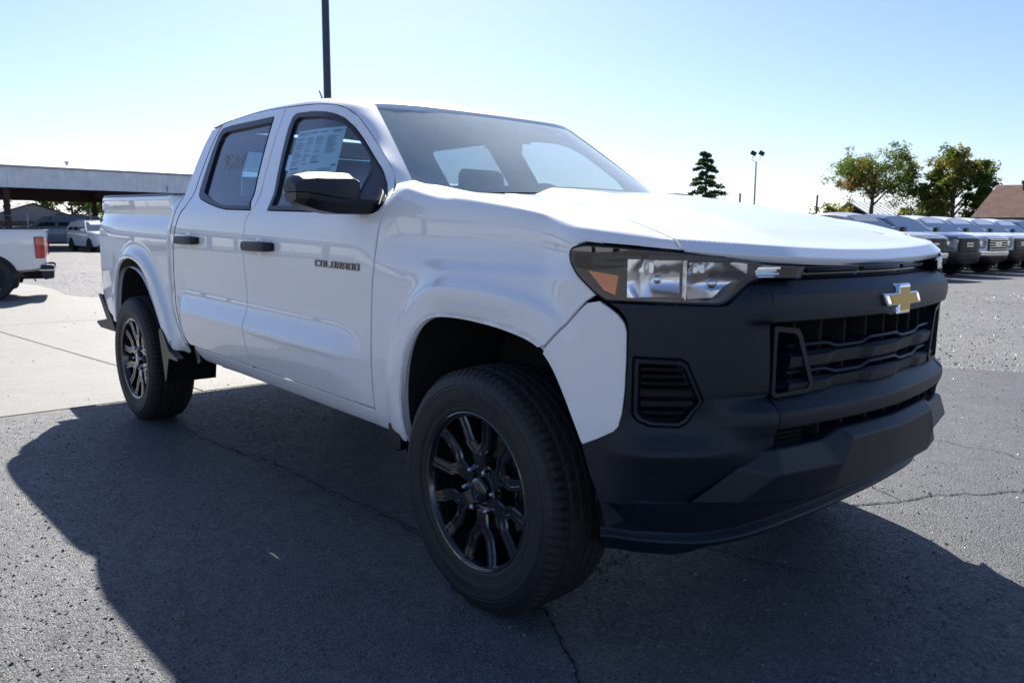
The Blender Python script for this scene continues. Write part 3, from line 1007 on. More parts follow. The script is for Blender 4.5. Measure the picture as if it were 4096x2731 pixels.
fas = [(SX(.513), .655+.003), (SX(.527), .676), (SX(.535), .717), (SX(.540), .774), (SX(.542), .868), (SX(.541), .935), (SX(.535), .957), (SX(.518), .979), (SX(.492), .996)] \
    + [(SY(-.809), .9935), (SY(-.717), .9895), (SY(-.695), .994), (SY(-.636), 1.043), (SY(-.611), 1.050), (SY(-.585), 1.050)] \
    + [(SY(-.585), 1.0), (SY(-.572), .927), (SY(-.560), .80), (SY(-.556), .738), (SY(-.548), .705), (SY(-.548), .655), (SY(-.548), .575), (SY(-.60), .53), (SY(-.66), .445)] \
    + [(SY(-.75), .445), (SY(-.862), .455), (SX(.485), .460), (SX(.453), .543), (SX(.432), .613), (SX(.47), .632)]
for mir in (False, True):
    bumper = panel('bumper_corner', fas, fascia, M['plastic'], truck, [FOG], step=.012, gap=.0010, outward=(.2, 0, .7), mirror=mir)
    _SA[mir] = bumper
    # fog-lamp pocket: surround, recessed back, louvres
    fog = np.array(FOG); c = fog.mean(0)
    rings = [(1.0, -.008, 0), (.95, .001, 0), (.86, .000, 0), (.82, -.012, 0), (.78, -.045, 0)]
    mb = MB()
    g = []
    dl = densify(fog, .02)
    for k, o, _ in rings:
        q = c+(dl-c)*np.array([k, k])
        g.append([tuple(fascia(s, z)+o*np.array([.6, -.75, 0])) for s, z in q])
    mb.grid(g, closed_v=True)
    mb.add(g[-1], [tuple(range(len(g[-1])))])
    if mir: mb.v = [(x, -y, z) for x, y, z in mb.v]
    fo = mb.build('fog_lamp_surround', M['plastic'], truck, smooth=True)
    for z0, s1 in ((.830, -.806), (.812, -.795), (.793, -.788), (.774, -.778), (.742, -.768), (.715, -.785), (.695, -.800)):
        q = MB(); g = []
        th = .012 if abs(z0-.742) < .001 else .006
        for s in np.linspace(SY(-.866), SY(s1), 6):
            b = fascia(s, z0)
            n_ = np.array([.6, -.75, 0])
            g.append([tuple(b-.045*n_+np.array([0, 0, .004])), tuple(b-.008*n_), tuple(b-.010*n_-np.array([0, 0, th])), tuple(b-.045*n_-np.array([0, 0, th]))])
        q.grid(g)
        if mir: q.v = [(x, -y, z) for x, y, z in q.v]
        q.build('louvre', M['plastic2'], fo)

def sweep(name, sec, s0, s1, m, parent, ns=40, caps=True, smooth=True, angle=30, bevel=0.0):
    """a bar of cross-section sec(s) -> [(offset, z)...] swept along the nose"""
    mb = MB()
    g = []
    for s in np.linspace(s0, s1, ns):
        g.append([tuple(wrap(s, z, o)) for o, z in sec(s)])
    mb.grid(g, closed_v=True)
    if caps:
        k = len(g[0])
        mb.f += [tuple(range(k)), tuple(range((ns-1)*k, ns*k))]; mb.mi += [0, 0]
    return mb.build(name, m, parent, smooth=smooth, angle=angle, bevel=bevel)
def ease(s, w=.06, s0=None, s1=None):
    return float(np.clip(min(s-s0, s1-s)/w, 0, 1))
# --- bar that carries the emblem
sA, sB = SY(-.585), SY(.585)
def sec_bar(s):
    e = ease(s, .13, sA, sB)
    b = .020
    return [(-.06, 1.050), (-.018, 1.050), (b, 1.017), (b+.004, .980), (b, .945), (b-.012, .940), (-.06, .941)]
sweep('grille_bar', sec_bar, sA, sB, M['plastic'], truck, 46, bevel=.003)
# --- slim dark strip between the lamps, under the bonnet edge
def sec_strip(s):
    return [(-.075, 1.050), (-.034, 1.052), (-.030, 1.058), (-.043, 1.062), (-.043, 1.083), (-.033, 1.088), (-.036, 1.094), (-.075, 1.094)]
strip = sweep('centre_light_strip', sec_strip, SY(-.452), SY(.452), M['gloss_black'], truck, 40, angle=20)
for y0, y1 in ((-.40, -.16), (-.13, .13), (.16, .40)):
    def sec_in(s, y0=y0, y1=y1):
        t = (s-SY(y0))/(SY(y1)-SY(y0))
        k = .006*min(1, 4*t, 4*(1-t))
        return [(-.043, 1.066), (-.037+k*.3, 1.068), (-.034+k, 1.073), (-.037+k*.2, 1.080), (-.043, 1.081)]
    sweep('light_guide', sec_in, SY(y0), SY(y1), M['plastic2'], strip, 9, angle=15)
# --- grille cavity, mesh back and posts
def sec_back(s):
    return [(-.12, .72), (-.10, .72), (-.10, .95), (-.12, .95)]
sweep('grille_back', sec_back, SY(-.60), SY(.60), M['black_void'], truck, 24)
for y in np.linspace(-.46, .46, 9):
    mb = MB(); mb.box(tuple(wrap(SY(y), .84, -.055)), (.06, .010, .22)); mb.build('grille_post', M['black_void'], truck)
mb = MB()
for k in range(7):
    z = .76+.028*k
    g = [[tuple(wrap(s, z+dz, o)) for o, dz in ((-.09, 0), (-.07, .002), (-.07, -.004), (-.09, -.004))] for s in np.linspace(SY(-.5), SY(.5), 20)]
    mb.grid(g, closed_v=True)
o = mb.build('radiator_shutters', M['plastic2'], truck); o['kind'] = 'stuff'
# zig-zag slats
def zig(s, amp):
    y = np.interp(s, PLAN_S, PLAN_D[:, 1])
    per = .40
    t = ((y+.10) / per) % 1.0
    tri = np.interp(t, [0, .10, .45, .55, .90, 1.0], [1, 1, 1, 0, 0, 1])
    tri = np.interp(t, [0, .42, .54, .86, .98, 1.0], [1, 1, 0, 0, 1, 1])
    return amp*float(tri)
G0, G1 = SY(-.492), SY(.492)
for zc in (.868, .795):
    def sec_s(s, zc=zc):
        d = zig(s, .013)
        return [(-.075, zc+.010+d*.3), (-.012, zc-.004+d), (-.008, zc-.010+d), (-.014, zc-.014+d), (-.075, zc-.004)]
    sl = sweep('grille_slat', sec_s, G0, G1, M['plastic'], truck, 70, angle=25)
    def sec_f(s, zc=zc):
        d = zig(s, 1.0)
        return [(-.06, zc-.010), (-.014-.008*(1-d), zc-.013), (.002-.012*(1-d), zc-.020-.004*d), (-.003-.012*(1-d), zc-.052+.008*(1-d)), (-.018, zc-.064+.008*(1-d)), (-.06, zc-.062)]
    sweep('slat_face', sec_f, G0, G1, M['plastic'], sl, 70, angle=14)
# angled air guides at the two ends of the grille
for mir in (False, True):
    mb = MB()
    ring = [(SY(-.558), .928), (SY(-.552), .932), (SY(-.470), .922), (SY(-.455), .905), (SY(-.398), .765), (SY(-.415), .742), (SY(-.545), .740), (SY(-.556), .748)]
    inn = [(SY(-.546), .912), (SY(-.542), .917), (SY(-.482), .909), (SY(-.470), .898), (SY(-.414), .766), (SY(-.422), .755), (SY(-.538), .750), (SY(-.546), .757)]
    g = [[tuple(wrap(s, z, -.06)) for s, z in ring], [tuple(wrap(s, z, .004)) for s, z in ring], [tuple(wrap(s, z, .004)) for s, z in inn], [tuple(wrap(s, z, -.085)) for s, z in inn]]
    mb.grid(g, closed_v=True)
    # slanting floor inside the guide
    fl_ = [wrap(SY(-.538), .762, .0), wrap(SY(-.43), .768, -.0), wrap(SY(-.44), .80, -.08), wrap(SY(-.53), .80, -.08)]
    mb.add([tuple(p) for p in fl_], [(0, 1, 2, 3)])
    if mir: mb.v = [(x, -y, z) for x, y, z in mb.v]
    mb.build('air_guide', M['plastic'], truck, smooth=True, angle=25)
# --- bumper beam below the grille
bA, bB = SY(-.548), SY(.548)
def sec_beam(s):
    e = ease(s, .22, bA, bB)
    y = abs(float(np.interp(s, PLAN_S, PLAN_D[:, 1])))
    k = .030
    return [(-.09, .746), (-.014, .742), (-.002+k, .702), (.000+k, .680), (-.007+k, .656), (-.03+k, .650), (-.09, .652)]
sweep('bumper_beam', sec_beam, bA, bB, M['plastic'], truck, 44, bevel=.004)
# --- lower intake
def sec_lowback(s):
    return [(-.12, .56), (-.085, .56), (-.085, .67), (-.12, .67)]
sweep('lower_intake', sec_lowback, SY(-.56), SY(.56), M['black_void'], truck, 20)
for y in (-.36, -.25, -.12, 0, .12, .25, .36):
    mb = MB(); mb.box(tuple(wrap(SY(y), .635, -.045)), (.08, .012, .06)); mb.build('intake_post', M['black_void'], truck)
for mir in (False, True):
    q = MB()
    for z in (.615, .627, .639):
        g = [[tuple(wrap(s, z+dz, o)) for o, dz in ((-.05, 0), (-.006, 0), (-.008, -.006), (-.05, -.006))] for s in np.linspace(SY(-.535), SY(-.42), 5)]
        q.grid(g, closed_v=True)
    q.grid([[tuple(wrap(s, z, -.030)) for z in (.600, .652)] for s in np.linspace(SY(-.56), SY(-.40), 6)])
    if mir: q.v = [(x, -y, z) for x, y, z in q.v]
    q.build('intake_louvres', M['plastic2'], truck)
# --- skid plate: a faceted shell, drawn for the right half and mirrored
def half_cage():
    T = [(.750, -.594, .603), (.790, -.560, .606), (.818, -.384, .606), (.832, -.300, .631), (.856, 0, .630)]      # rear top edge
    C = [(.730, -.655, .556), (.812, -.560, .540), (.858, -.330, .538), (.866, -.283, .604), (.886, 0, .603)]      # ridge
    Bt = [(.664, -.772, .470), (.738, -.650, .460), (.800, -.505, .447), (.842, -.330, .452), (.866, 0, .460)]     # bottom
    U = [(.62, -.70, .47), (.66, -.62, .45), (.70, -.50, .43), (.74, -.33, .43), (.76, 0, .44)]
    Rr = [(.70, -.585, .60), (.74, -.55, .612), (.76, -.384, .61), (.76, -.30, .635), (.77, 0, .635)]
    return [Rr, T, C, Bt, U]
hc = half_cage()
full = [r+[(x, -y, z) for x, y, z in r[-2::-1]] for r in hc]
mb = MB(); mb.grid(full)
mb.build('skid_plate', M['plastic'], truck, bevel=.007, angle=12, segs=3)
# lower ridge line of the fascia hanging under the skid plate, then the air dam
dam_top = catmull([(.470, -.922), (.50, -.902), (.56, -.862), (.64, -.772), (.692, -.69), (.725, -.58), (.745, -.42), (.757, -.2), (.76, 0)], 5)
dam_lip = catmull([(.440, -.862), (.47, -.840), (.536, -.806), (.64, -.714), (.690, -.605), (.712, -.48), (.722, -.35), (.730, -.18), (.732, 0)], 5)
def dam_row(k, out, z0, z1=None):
    """k blends the top curve into the lip curve; z0 outside, z1 in the middle"""
    c = dam_top*(1-k)+dam_lip*k
    t = np.gradient(c, axis=0); t /= np.linalg.norm(t, axis=1)[:, None]
    n = np.c_[t[:, 1], -t[:, 0]]
    c = c+n*out
    zz = [z0+(z1-z0)*float(sstep(-.74, -.66, y)) if z1 is not None else z0 for x, y in c]
    r = [(x, y, z) for (x, y), z in zip(c, zz)]
    return r+[(x, -y, z) for x, y, z in r[-2::-1]]
rowsd = [dam_row(0, -.03, .50), dam_row(0, -.008, .468), dam_row(0, -.004, .463), dam_row(.45, -.010, .405), dam_row(.85, -.014, .366), dam_row(.95, -.006, .358), dam_row(1, .006, .350), dam_row(1, .010, .344), dam_row(1, .008, .337), dam_row(1, -.012, .322), dam_row(1, -.020, .298, .318), dam_row(1, -.05, .294, .316), dam_row(1, -.12, .296, .318)]
mb = MB(); mb.grid(rowsd); mb.build('air_dam', M['plastic'], truck, smooth=True, angle=50)
# side return of the bumper behind the corner, down to the air dam
# --- emblem
BOW = [(-.118, -.017), (-.036, -.017), (-.030, -.040), (.046, -.040), (.040, -.017), (.100, -.017), (.118, .017), (.036, .017), (.030, .040), (-.046, .040), (-.040, .017), (-.100, .017)]
def bowtie(scale, grow=0.0):
    return [(a*scale+grow*np.sign(a)*1.2, b*scale+grow*np.sign(b)) for a, b in BOW]
def emb_fn(a, b, d):
    return (.862+d-.10*a*a-.12*max(0, b)*0, -a*-1 if False else a, .985+b)
def emb(name, g, d0, d1, m, bev):
    mb = MB(); mb.prism(bowtie(1.12, g), lambda a, b, d: (.836+d-.25*a*a-.12*b, -a, .984+b), d0, d1)
    return mb.build(name, m, truck, bevel=bev, angle=40)
em = emb('emblem', .0, .0, .030, M['chrome'], .008)
mb = MB(); mb.prism(bowtie(.84, 0), lambda a, b, d: (.836+d-.25*a*a-.12*b, -a, .984+b), .020, .0315); eg = mb.build('gold_face', M['gold'], em, bevel=.001)
mb = MB(); mb.prism([(-.14, -.03), (-.05, -.048), (.05, -.048), (.14, -.03), (.13, .028), (.05, .048), (-.05, .048), (-.13, .028)], lambda a, b, d: (.830+d-.25*a*a-.12*b, -a, .984+b), -.02, .014)
mb.build('emblem_plinth', M['plastic2'], em, bevel=.004)
# ------------------------------------------------------------------ wheels
def text_mesh(body, size):
    """outline font -> (verts, faces), flat in xy, centred"""
    cu = bpy.data.curves.new('t', 'FONT')
    cu.body = body; cu.size = size; cu.align_x = 'CENTER'; cu.align_y = 'CENTER'
    cu.resolution_u = 2
    ob = bpy.data.objects.new('t', cu)
    COL.objects.link(ob)
    dg = bpy.context.evaluated_depsgraph_get()
    me = ob.evaluated_get(dg).to_mesh()
    v = [tuple(p.co) for p in me.vertices]; f = [tuple(p.vertices) for p in me.polygons]
    ob.to_mesh_clear()
    bpy.data.objects.remove(ob); bpy.data.curves.remove(cu)
    return v, f

def polar(r, th, o):
    """wheel frame: x forward, z up, outward = -y"""
    return (r*math.cos(th), -o, r*math.sin(th))

def make_tyre():
    prof = [(.232, .060), (.240, .095), (.246, .112), (.252, .119), (.262, .123), (.266, .1225), (.285, .1300), (.300, .1325), (.318, .1320), (.326, .1335), (.330, .1315), (.345, .1285), (.356, .1245), (.3645, .1185), (.372, .112), (.378, .104)]
    tread_o = [.100, .092, .084, .076, .070, .066, .060, .050, .044, .038, .034, .026, .018, .012, .006, .002]
    n = 336
    cols = [(r, o, 0) for r, o in prof]+[(.3870-.006*(o/.105)**2, o, 1) for o in tread_o]
    cols = cols+[(r, -o, k) for r, o, k in cols[::-1]]
    g = []
    for i in range(n):
        th = 2*math.pi*i/n
        row = []
        for r, o, k in cols:
            a = abs(o)
            if k == 1:
                groove = (.064 < a < .071) or (.030 < a < .036) or a < .003
                if groove: r -= .009
                elif a > .071:                       # shoulder lugs
                    if (i+(2 if o > 0 else 0)) % 4 == 0: r -= .009
                elif (i + int(a*160) + (1 if o < 0 else 0)) % 8 == 0: r -= .005
            elif r > .363 and (i+(2 if o > 0 else 0)) % 4 == 0:
                r -= .004; o *= .99
            row.append(polar(r, th, o))
        g.append(row)
    mb = MB(); mb.grid(g, closed_u=True)
    mi = []
    nc = len(cols)
    for i in range(n):
        for j in range(nc-1):
            mi.append(1 if 13 <= j < nc-14 else 0)
    mb.mi = mi
    # raised lettering and ribs on the outer wall
    def arc_text(body, size, th_mid, r_mid, o0):
        v, f = text_mesh(body, size)
        vs = [polar(r_mid+y, th_mid-x/r_mid, o0-abs(r_mid+y-.31)*.02) for x, y, z in v]
        mb.add(vs, f, 0)
    arc_text('WRANGLER', .030, R(78), .303, .1348)
    arc_text('GOODYEAR', .028, R(258), .303, .1348)
    mb.tube([polar(.334, t, .1305) for t in np.linspace(0, 2*math.pi, 120)], .0022, 6, 0, cap=False)
    mb.tube([polar(.276, t, .1265) for t in np.linspace(0, 2*math.pi, 120)], .0018, 6, 0, cap=False)
    for k in range(60):
        th = 2*math.pi*k/60
        mb.tube([polar(.338, th, .1300), polar(.354, th+.02, .1252)], .0012, 4, 0)
    me_ob = mb.build('tyre', [M['tyre'], M['tread']], None, smooth=True, angle=32)
    return me_ob

def make_rim():
    prof = [(.2345, .060), (.246, .108), (.2500, .1155), (.2508, .1180), (.2475, .1195), (.2410, .1175), (.2365, .1125), (.2325, .100), (.2295, .082), (.224, .05), (.218, .0), (.216, -.08), (.22, -.105)]
    mb = MB()
    n = 96
    mb.grid([[polar(r, 2*math.pi*i/n, o) for r, o in prof] for i in range(n)], closed_u=True)
    # hub disc
    hub = [(.001, .074), (.040, .074), (.066, .080), (.084, .076), (.090, .060), (.092, .02)]
    mb.grid([[polar(r, 2*math.pi*i/48, o) for r, o in hub] for i in range(48)], closed_u=True)
    return mb.build('rim', M['rim'], None, smooth=True, angle=30)

def make_spoke(th0):
    """a Y-shaped spoke: stem from the hub, two arms to the lip, each with a groove"""
    mb = MB()
    e = lambda r: float(np.interp(r, [.04, .09, .14, .20, .236, .25], [.083, .088, .091, .098, .106, .106]))
    def bar(path, w, depth=.034, groove=True):
        path = catmull(path, 5)
        g = []
        for i, (r, th) in enumerate(path):
            a = path[max(i-1, 0)]; b = path[min(i+1, len(path)-1)]
            pa = np.array([a[0]*math.cos(a[1]), a[0]*math.sin(a[1])]); pb = np.array([b[0]*math.cos(b[1]), b[0]*math.sin(b[1])])
            t = (pb-pa)/(np.linalg.norm(pb-pa)+1e-9); nrm = np.array([-t[1], t[0]])
            c = np.array([r*math.cos(th), r*math.sin(th)])
            o = e(r)
            ww = w(i/(len(path)-1)) if callable(w) else w
            gd = .004 if groove else 0
            sec = [(-ww, -depth), (-ww, -.006), (-ww*.80, 0), (-ww*.30, 0), (-ww*.20, -gd), (ww*.20, -gd), (ww*.30, 0), (ww*.80, 0), (ww, -.006), (ww, -depth)]
            g.append([(c[0]+nrm[0]*q, -(o+d), c[1]+nrm[1]*q) for q, d in sec])
        mb.grid(g)
    d = R(1)
    for sg in (-1, 1):
        bar([(.060, th0+sg*3*d), (.100, th0+sg*4*d), (.128, th0+sg*7*d), (.150, th0+sg*13.5*d), (.170, th0+sg*14.6*d), (.205, th0+sg*14.9*d), (.240, th0+sg*15*d)],
            lambda u: .0200+.002*(1-u))
    bar([(.050, th0), (.080, th0), (.112, th0)], lambda u: .028-.005*u, groove=False)
    # web that closes the crotch of the Y
    mb.add([polar(.120, th0-R(7), .088), polar(.120, th0+R(7), .088), polar(.140, th0+R(5), .086), polar(.140, th0-R(5), .086)], [(0, 1, 2, 3)])
    return mb.build('spoke', M['rim'], None, smooth=True, angle=28)

def make_wheel(th_off):
    w = bpy.data.objects.new('wheel', None); COL.objects.link(w); w.parent = truck
    ty = make_tyre(); ty.parent = w
    rm = make_rim(); rm.parent = w
    for k in range(6):
        s = make_spoke(R(90+th_off)+k*math.pi/3)
        s.parent = w
    for k in range(6):
        th = R(90+th_off+30)+k*math.pi/3
        mb = MB()
        c = Vector((.0695*math.cos(th), -.082, .0695*math.sin(th)))
        prof = [(.0105, 0), (.0105, .012), (.009, .017), (.005, .0225), (.0005, .0232)]
        mb.grid([[(c.x+r*math.cos(2*math.pi*i/6+.3), c.y-o, c.z+r*math.sin(2*math.pi*i/6+.3)) for r, o in prof] for i in range(6)], closed_u=True)
        mb.build('lug_nut', M['chrome'], w, smooth=True, angle=40)
    mb = MB()
    prof = [(.0405, .06), (.0405, .094), (.038, .0985), (.028, .1005), (.0005, .102)]
    mb.grid([[polar(r, 2*math.pi*i/40, o) for r, o in prof] for i in range(40)], closed_u=True)
    cap = mb.build('hub_cap', M['gloss_black'], w, smooth=True, angle=50)
    mb = MB()
    bt = [(a*.225*1.12, b*.25*1.12) for a, b in BOW]
    c_, s_ = math.cos(R(97)), math.sin(R(97))
    outl = []
    for sc in (1.0, .62):
        outl.append([(a*sc if sc == 1 else np.sign(a)*(abs(a)-.0022), b*sc if sc == 1 else np.sign(b)*(abs(b)-.0022)) for a, b in bt])
    vs = [( -(a*c_-b*s_), -.1025, (a*s_+b*c_)) for l in outl for a, b in l]
    n = len(bt)
    mb.add(vs, [(i, (i+1) % n, n+(i+1) % n, n+i) for i in range(n)])
    mb.build('hub_cap_emblem', M['chrome'], w)
    mb = MB()
    mb.grid([[polar(r, 2*math.pi*i/48, o) for r, o in ((.075, .0), (.155, .0), (.155, -.022), (.075, -.022))] for i in range(48)], closed_u=True)
    mb.build('brake_disc', M['steel_grey'], w, smooth=True, angle=30)
    mb = MB(); mb.box((-.11, .0, .09), (.09, .10, .13), ry=R(40)); mb.build('brake_caliper', M['liner'], w, bevel=.012)
    mb = MB(); mb.grid([[polar(r, 2*math.pi*i/48, o) for r, o in ((.08, -.03), (.20, -.035), (.212, -.06))] for i in range(48)], closed_u=True)
    mb.build('brake_shield', M['liner'], w, smooth=True)
    return w
WB = 3.337
wf = make_wheel(4.0)
wf.location = (0, -.842, .374); wf.rotation_euler = (0, 0, -.0244)
wr = copy_tree(wf, truck); wr.location = (-WB, -.842, .377); wr.rotation_euler = (0, 0, 0)
for loc in ((0, .842, .374), (-WB, .842, .377)):
    wl = copy_tree(wf, truck); wl.location = loc; wl.rotation_euler = (0, 0, math.pi)

# ------------------------------------------------------------------ wheel housings, underside, mud flaps
for name, arch, x0 in (('front', ARCH_FS, 0.02), ('rear', ARCH_RS, -3.31)):
    for mir in (False, True):
        pts = [p for p in arch]
        c = np.array([x0, .45])
        g = []
        for p in pts:
            q = c+(p-c)*1.012
            g.append([(q[0], -.925, q[1]), (q[0], -.70, q[1]+.01), (q[0], -.50, q[1])])
        mb = MB(); mb.grid(g)
        n = len(g)
        mb.add([r[-1] for r in g], [tuple(range(n))])
        if mir: mb.v = [(x, -y, z) for x, y, z in mb.v]
        mb.build('wheel_liner', M['liner'], truck, smooth=True, angle=60)
        # the folded edge between body and liner
        g2 = []
        for p in pts:
            if p[1] < .44 or (name == 'front' and p[0] > .43): continue
            t = p[1]+.019*(min(p[0], 0)+.62)
            s0 = side(np.array([p[0]]), np.array([t]))[0]
            q = c+(p-c)*1.03
            g2.append([(p[0], s0[1]+.003, p[1]), (p[0]+(q[0]-p[0])*.25, s0[1]+.012, p[1]+(q[1]-p[1])*.25), (p[0]+(q[0]-p[0])*.35, s0[1]+.034, p[1]+(q[1]-p[1])*.35)])
        mb = MB(); mb.grid(g2)
        if mir: mb.v = [(x, -y, z) for x, y, z in mb.v]
        mb.build('arch_lip', M['white'], truck, smooth=True)
mb = MB()
mb.box((-1.55, 0, .50), (1.9, 1.66, .06)); mb.box((-.2, 0, .62), (1.2, .95, .1)); mb.box((-3.4, 0, .62), (1.9, 1.0, .1))
for y in (-.42, .42): mb.box((-1.9, y, .47), (4.6, .10, .13))
mb.build('chassis', M['liner'], truck)
mb = MB(); mb.tube([(-WB, -.75, .37), (-WB, .75, .37)], .045, 10)
mb.grid([[(-WB+.14*math.cos(a)*math.sin(b), .02+.12*math.cos(b), .37+.14*math.sin(a)*math.sin(b)) for b in np.linspace(.05, 3.09, 8)] for a in np.linspace(0, 2*math.pi, 13)])
mb.build('rear_axle', M['liner'], truck, smooth=True)
mb = MB(); mb.tube([(0, -.75, .36), (0, .75, .36)], .035, 8); mb.tube([(-.05, -.6, .3), (-.05, .6, .3)], .03, 8); mb.build('front_axle', M['liner'], truck, smooth=True)
mb = MB(); mb.tube([(-1.2, -.35, .42), (-2.4, -.36, .40), (-2.75, -.52, .42)], .04, 8); mb.build('exhaust_pipe', M['steel_grey'], truck, smooth=True)
mb = MB(); mb.box((-2.50, -.62, .43), (.22, .16, .08)); mb.build('underbody_bracket', M['liner'], truck, bevel=.01)
for mir in (False, True):
    sg = 1 if mir else -1
    mb = MB()                      # rear flap: a stub on the flare and a hanging sheet
    loop = [(-2.895, .60), (-2.855, .615), (-2.825, .60), (-2.735, .50), (-2.60, .465), (-2.60, .448), (-2.74, .448), (-2.80, .31), (-2.815, .30)]
    mb.prism(loop, lambda a, b, d: (a, sg*d, b), .905, .948)
    mb.grid([[(-2.805+.012*k, sg*y, z) for y in (.935, .90, .68, .665)] for k, z in ((0, .302), (.2, .32), (3, .47), (4, .55))])
    mb.grid([[(-2.790+.012*k, sg*y, z) for y in (.935, .90, .68, .665)] for k, z in ((0, .302), (.2, .32), (3, .47), (4, .55))])
    mb.build('mud_flap', M['plastic2'], truck, bevel=.006)
    mb = MB()
    mb.prism([(-.522, .492), (-.445, .487), (-.445, .405), (-.47, .397), (-.515, .412)], lambda a, b, d: (a, sg*d, b), .70, .930)
    mb.build('mud_flap', M['plastic2'], truck, bevel=.006)
    mb = MB(); mb.box((-2.47, sg*.875, .500), (.05, .02, .10), ry=R(-25)); mb.build('rocker_end_cap', M['plastic2'], truck, bevel=.004)

# ------------------------------------------------------------------ bed, tailgate, rear lamps, rear bumper
mb = MB()
mb.box((-3.45, 0, .80), (1.55, 1.50, .05)); mb.box((-2.70, 0, 1.03), (.03, 1.62, .5))
for sg in (-1, 1): mb.box((-3.45, sg*.77, 1.05), (1.56, .03, .5))
mb.build('cargo_bed', M['liner'], truck)
for sg in (-1, 1):
    mb = MB()
    g = []
    for x in np.linspace(-2.665, -4.20, 16):
        tz = 1.318-.019*(x+.62)
        w = -float(side(np.array([x]), np.array([1.32]))[0, 1])
        g.append([(x, sg*(w+.002), tz+.004), (x, sg*(w-.006), tz+.014), (x, sg*(w-.085), tz+.014), (x, sg*(w-.095), tz-.02)])
    mb.grid(g); mb.build('bed_rail_cap', M['plastic2'], truck, smooth=True, angle=40)
mb = MB(); mb.box((-4.22, 0, 1.02), (.06, 1.56, .60)); mb.build('tailgate', M['white'], truck, bevel=.012)
mb = MB()
mb.prism([(-4.10, .60), (-4.28, .60), (-4.44, .55), (-4.44, .50), (-4.36, .475), (-4.05, .47)], lambda a, b, d: (a, d, b), -.80, .80)
rbump = mb.build('rear_bumper', M['plastic2'], truck, bevel=.012)
for sg in (-1, 1):
    mb = MB()
    mb.prism([(-4.345, .715), (-4.27, .72), (-4.05, .57), (-3.98, .50), (-4.02, .475), (-4.17, .545)], lambda a, b, d: (a, sg*d, b), .80, .885)
    mb.prism([(-4.20, .545), (-4.46, .51), (-4.46, .495), (-4.37, .468), (-4.02, .470), (-4.02, .52)], lambda a, b, d: (a, sg*d, b), .72, .875)
    mb.build('bumper_corner_step', M['plastic'], truck, bevel=.008)
    mb = MB(); mb.prism([(-4.245, 1.245), (-4.375, 1.24), (-4.395, 1.19), (-4.38, 1.11), (-4.41, 1.07), (-4.405, .93), (-4.385, .86), (-4.30, .86), (-4.25, 1.1)], lambda a, b, d: (a, sg*(d-.045*max(0, -4.27-a)/.1), b), .80, .862)
    tl = mb.build('tail_light', M['plastic2'], truck, bevel=.006)
    for zz in ((1.12, 1.235), (.875, 1.04)):
        mb = MB(); g = []
        for z in np.linspace(zz[0], zz[1], 4):
            xo = -4.387 if z > 1.06 else -4.402
            g.append([(xo-.006, sg*.70, z), (xo-.012, sg*.78, z), (xo-.004, sg*.812, z), (-4.315, sg*.848, z)])
        mb.grid(g); mb.build('red_lens', M['red_lens'], tl, smooth=True)

# ------------------------------------------------------------------ door mirrors, handles, badges, aerial
def door_mirror(sg):
    mb = MB()
    def sec(y, x0, x1, zt, zb, ch):
        return [(x0+.004, y, zb), (x0, y, zt-ch*1.15), (x0-.035, y, zt-.004), (x0-.075, y, zt), (x1+.02, y, zt-.002), (x1, y, zt-.02), (x1, y, zb)]
    secs = [sec(.925, -.690, -.765, 1.366, 1.284, .016), sec(.965, -.672, -.80, 1.379, 1.285, .020), sec(1.06, -.664, -.82, 1.378, 1.291, .022), sec(1.135, -.664, -.822, 1.374, 1.300, .020), sec(1.178, -.685, -.815, 1.364, 1.305, .016), sec(1.197, -.715, -.80, 1.345, 1.306, .012)]
    mb.grid([[(x, sg*(.925+(y-.925)*.88 if y > .925 else y), z) for x, y, z in s] for s in secs])
    for k in (0, -1): mb.add([(x, sg*(.925+(y-.925)*.88 if y > .925 else y), z) for x, y, z in secs[k]], [tuple(range(7))])
    h = mb.build('side_mirror', M['plastic'], truck, bevel=.005, angle=25)
    mb = MB()
    def sec2(y, x0, x1, zt, zb):
        return [(x0, y, zt), (x0-.002, y, zt-.02), (x0-.03, y, zb), (x1+.02, y, zb), (x1, y, zt)]
    secs = [sec2(.845, -.640, -.76, 1.283, 1.234), sec2(.93, -.652, -.78, 1.284, 1.232), sec2(1.03, -.660, -.81, 1.285, 1.232), sec2(1.11, -.662, -.82, 1.293, 1.243), sec2(1.165, -.672, -.815, 1.301, 1.258), sec2(1.196, -.712, -.80, 1.303, 1.275)]
    mb.grid([[(x, sg*(.925+(y-.925)*.88 if y > .925 else y), z) for x, y, z in s] for s in secs])
    for k in (0, -1): mb.add([(x, sg*(.925+(y-.925)*.88 if y > .925 else y), z) for x, y, z in secs[k]], [tuple(range(5))])
    mb.build('mirror_skull_cap', M['plastic2'], h, bevel=.004, angle=25)
    mb = MB(); mb.box((-.8235, sg*1.035, 1.328), (.003, .16, .070)); mb.build('mirror_glass', M['chrome'], h)
    # sail panel filling the front corner of the window
    mb = MB()
    loop = [(-.622, 1.25), (-.6697, 1.3194), (-.7458, 1.3677), (-.8308, 1.414), (-.8647, 1.4309), (-.82, 1.331), (-.80, 1.262), (-.80, 1.25)]
    P0 = side(np.array([a for a, b in loop]), np.array([b for a, b in loop]))
    n = len(loop)
    mb.add([(p[0], sg*(-p[1]+.014), p[2]) for p in P0]+[(p[0], sg*(-p[1]-.02), p[2]) for p in P0], [tuple(range(n))]+[(i, (i+1) % n, n+(i+1) % n, n+i) for i in range(n)])
    mb.build('sail_panel', M['plastic'], h, bevel=.004)
for sg in (-1, 1): door_mirror(sg)

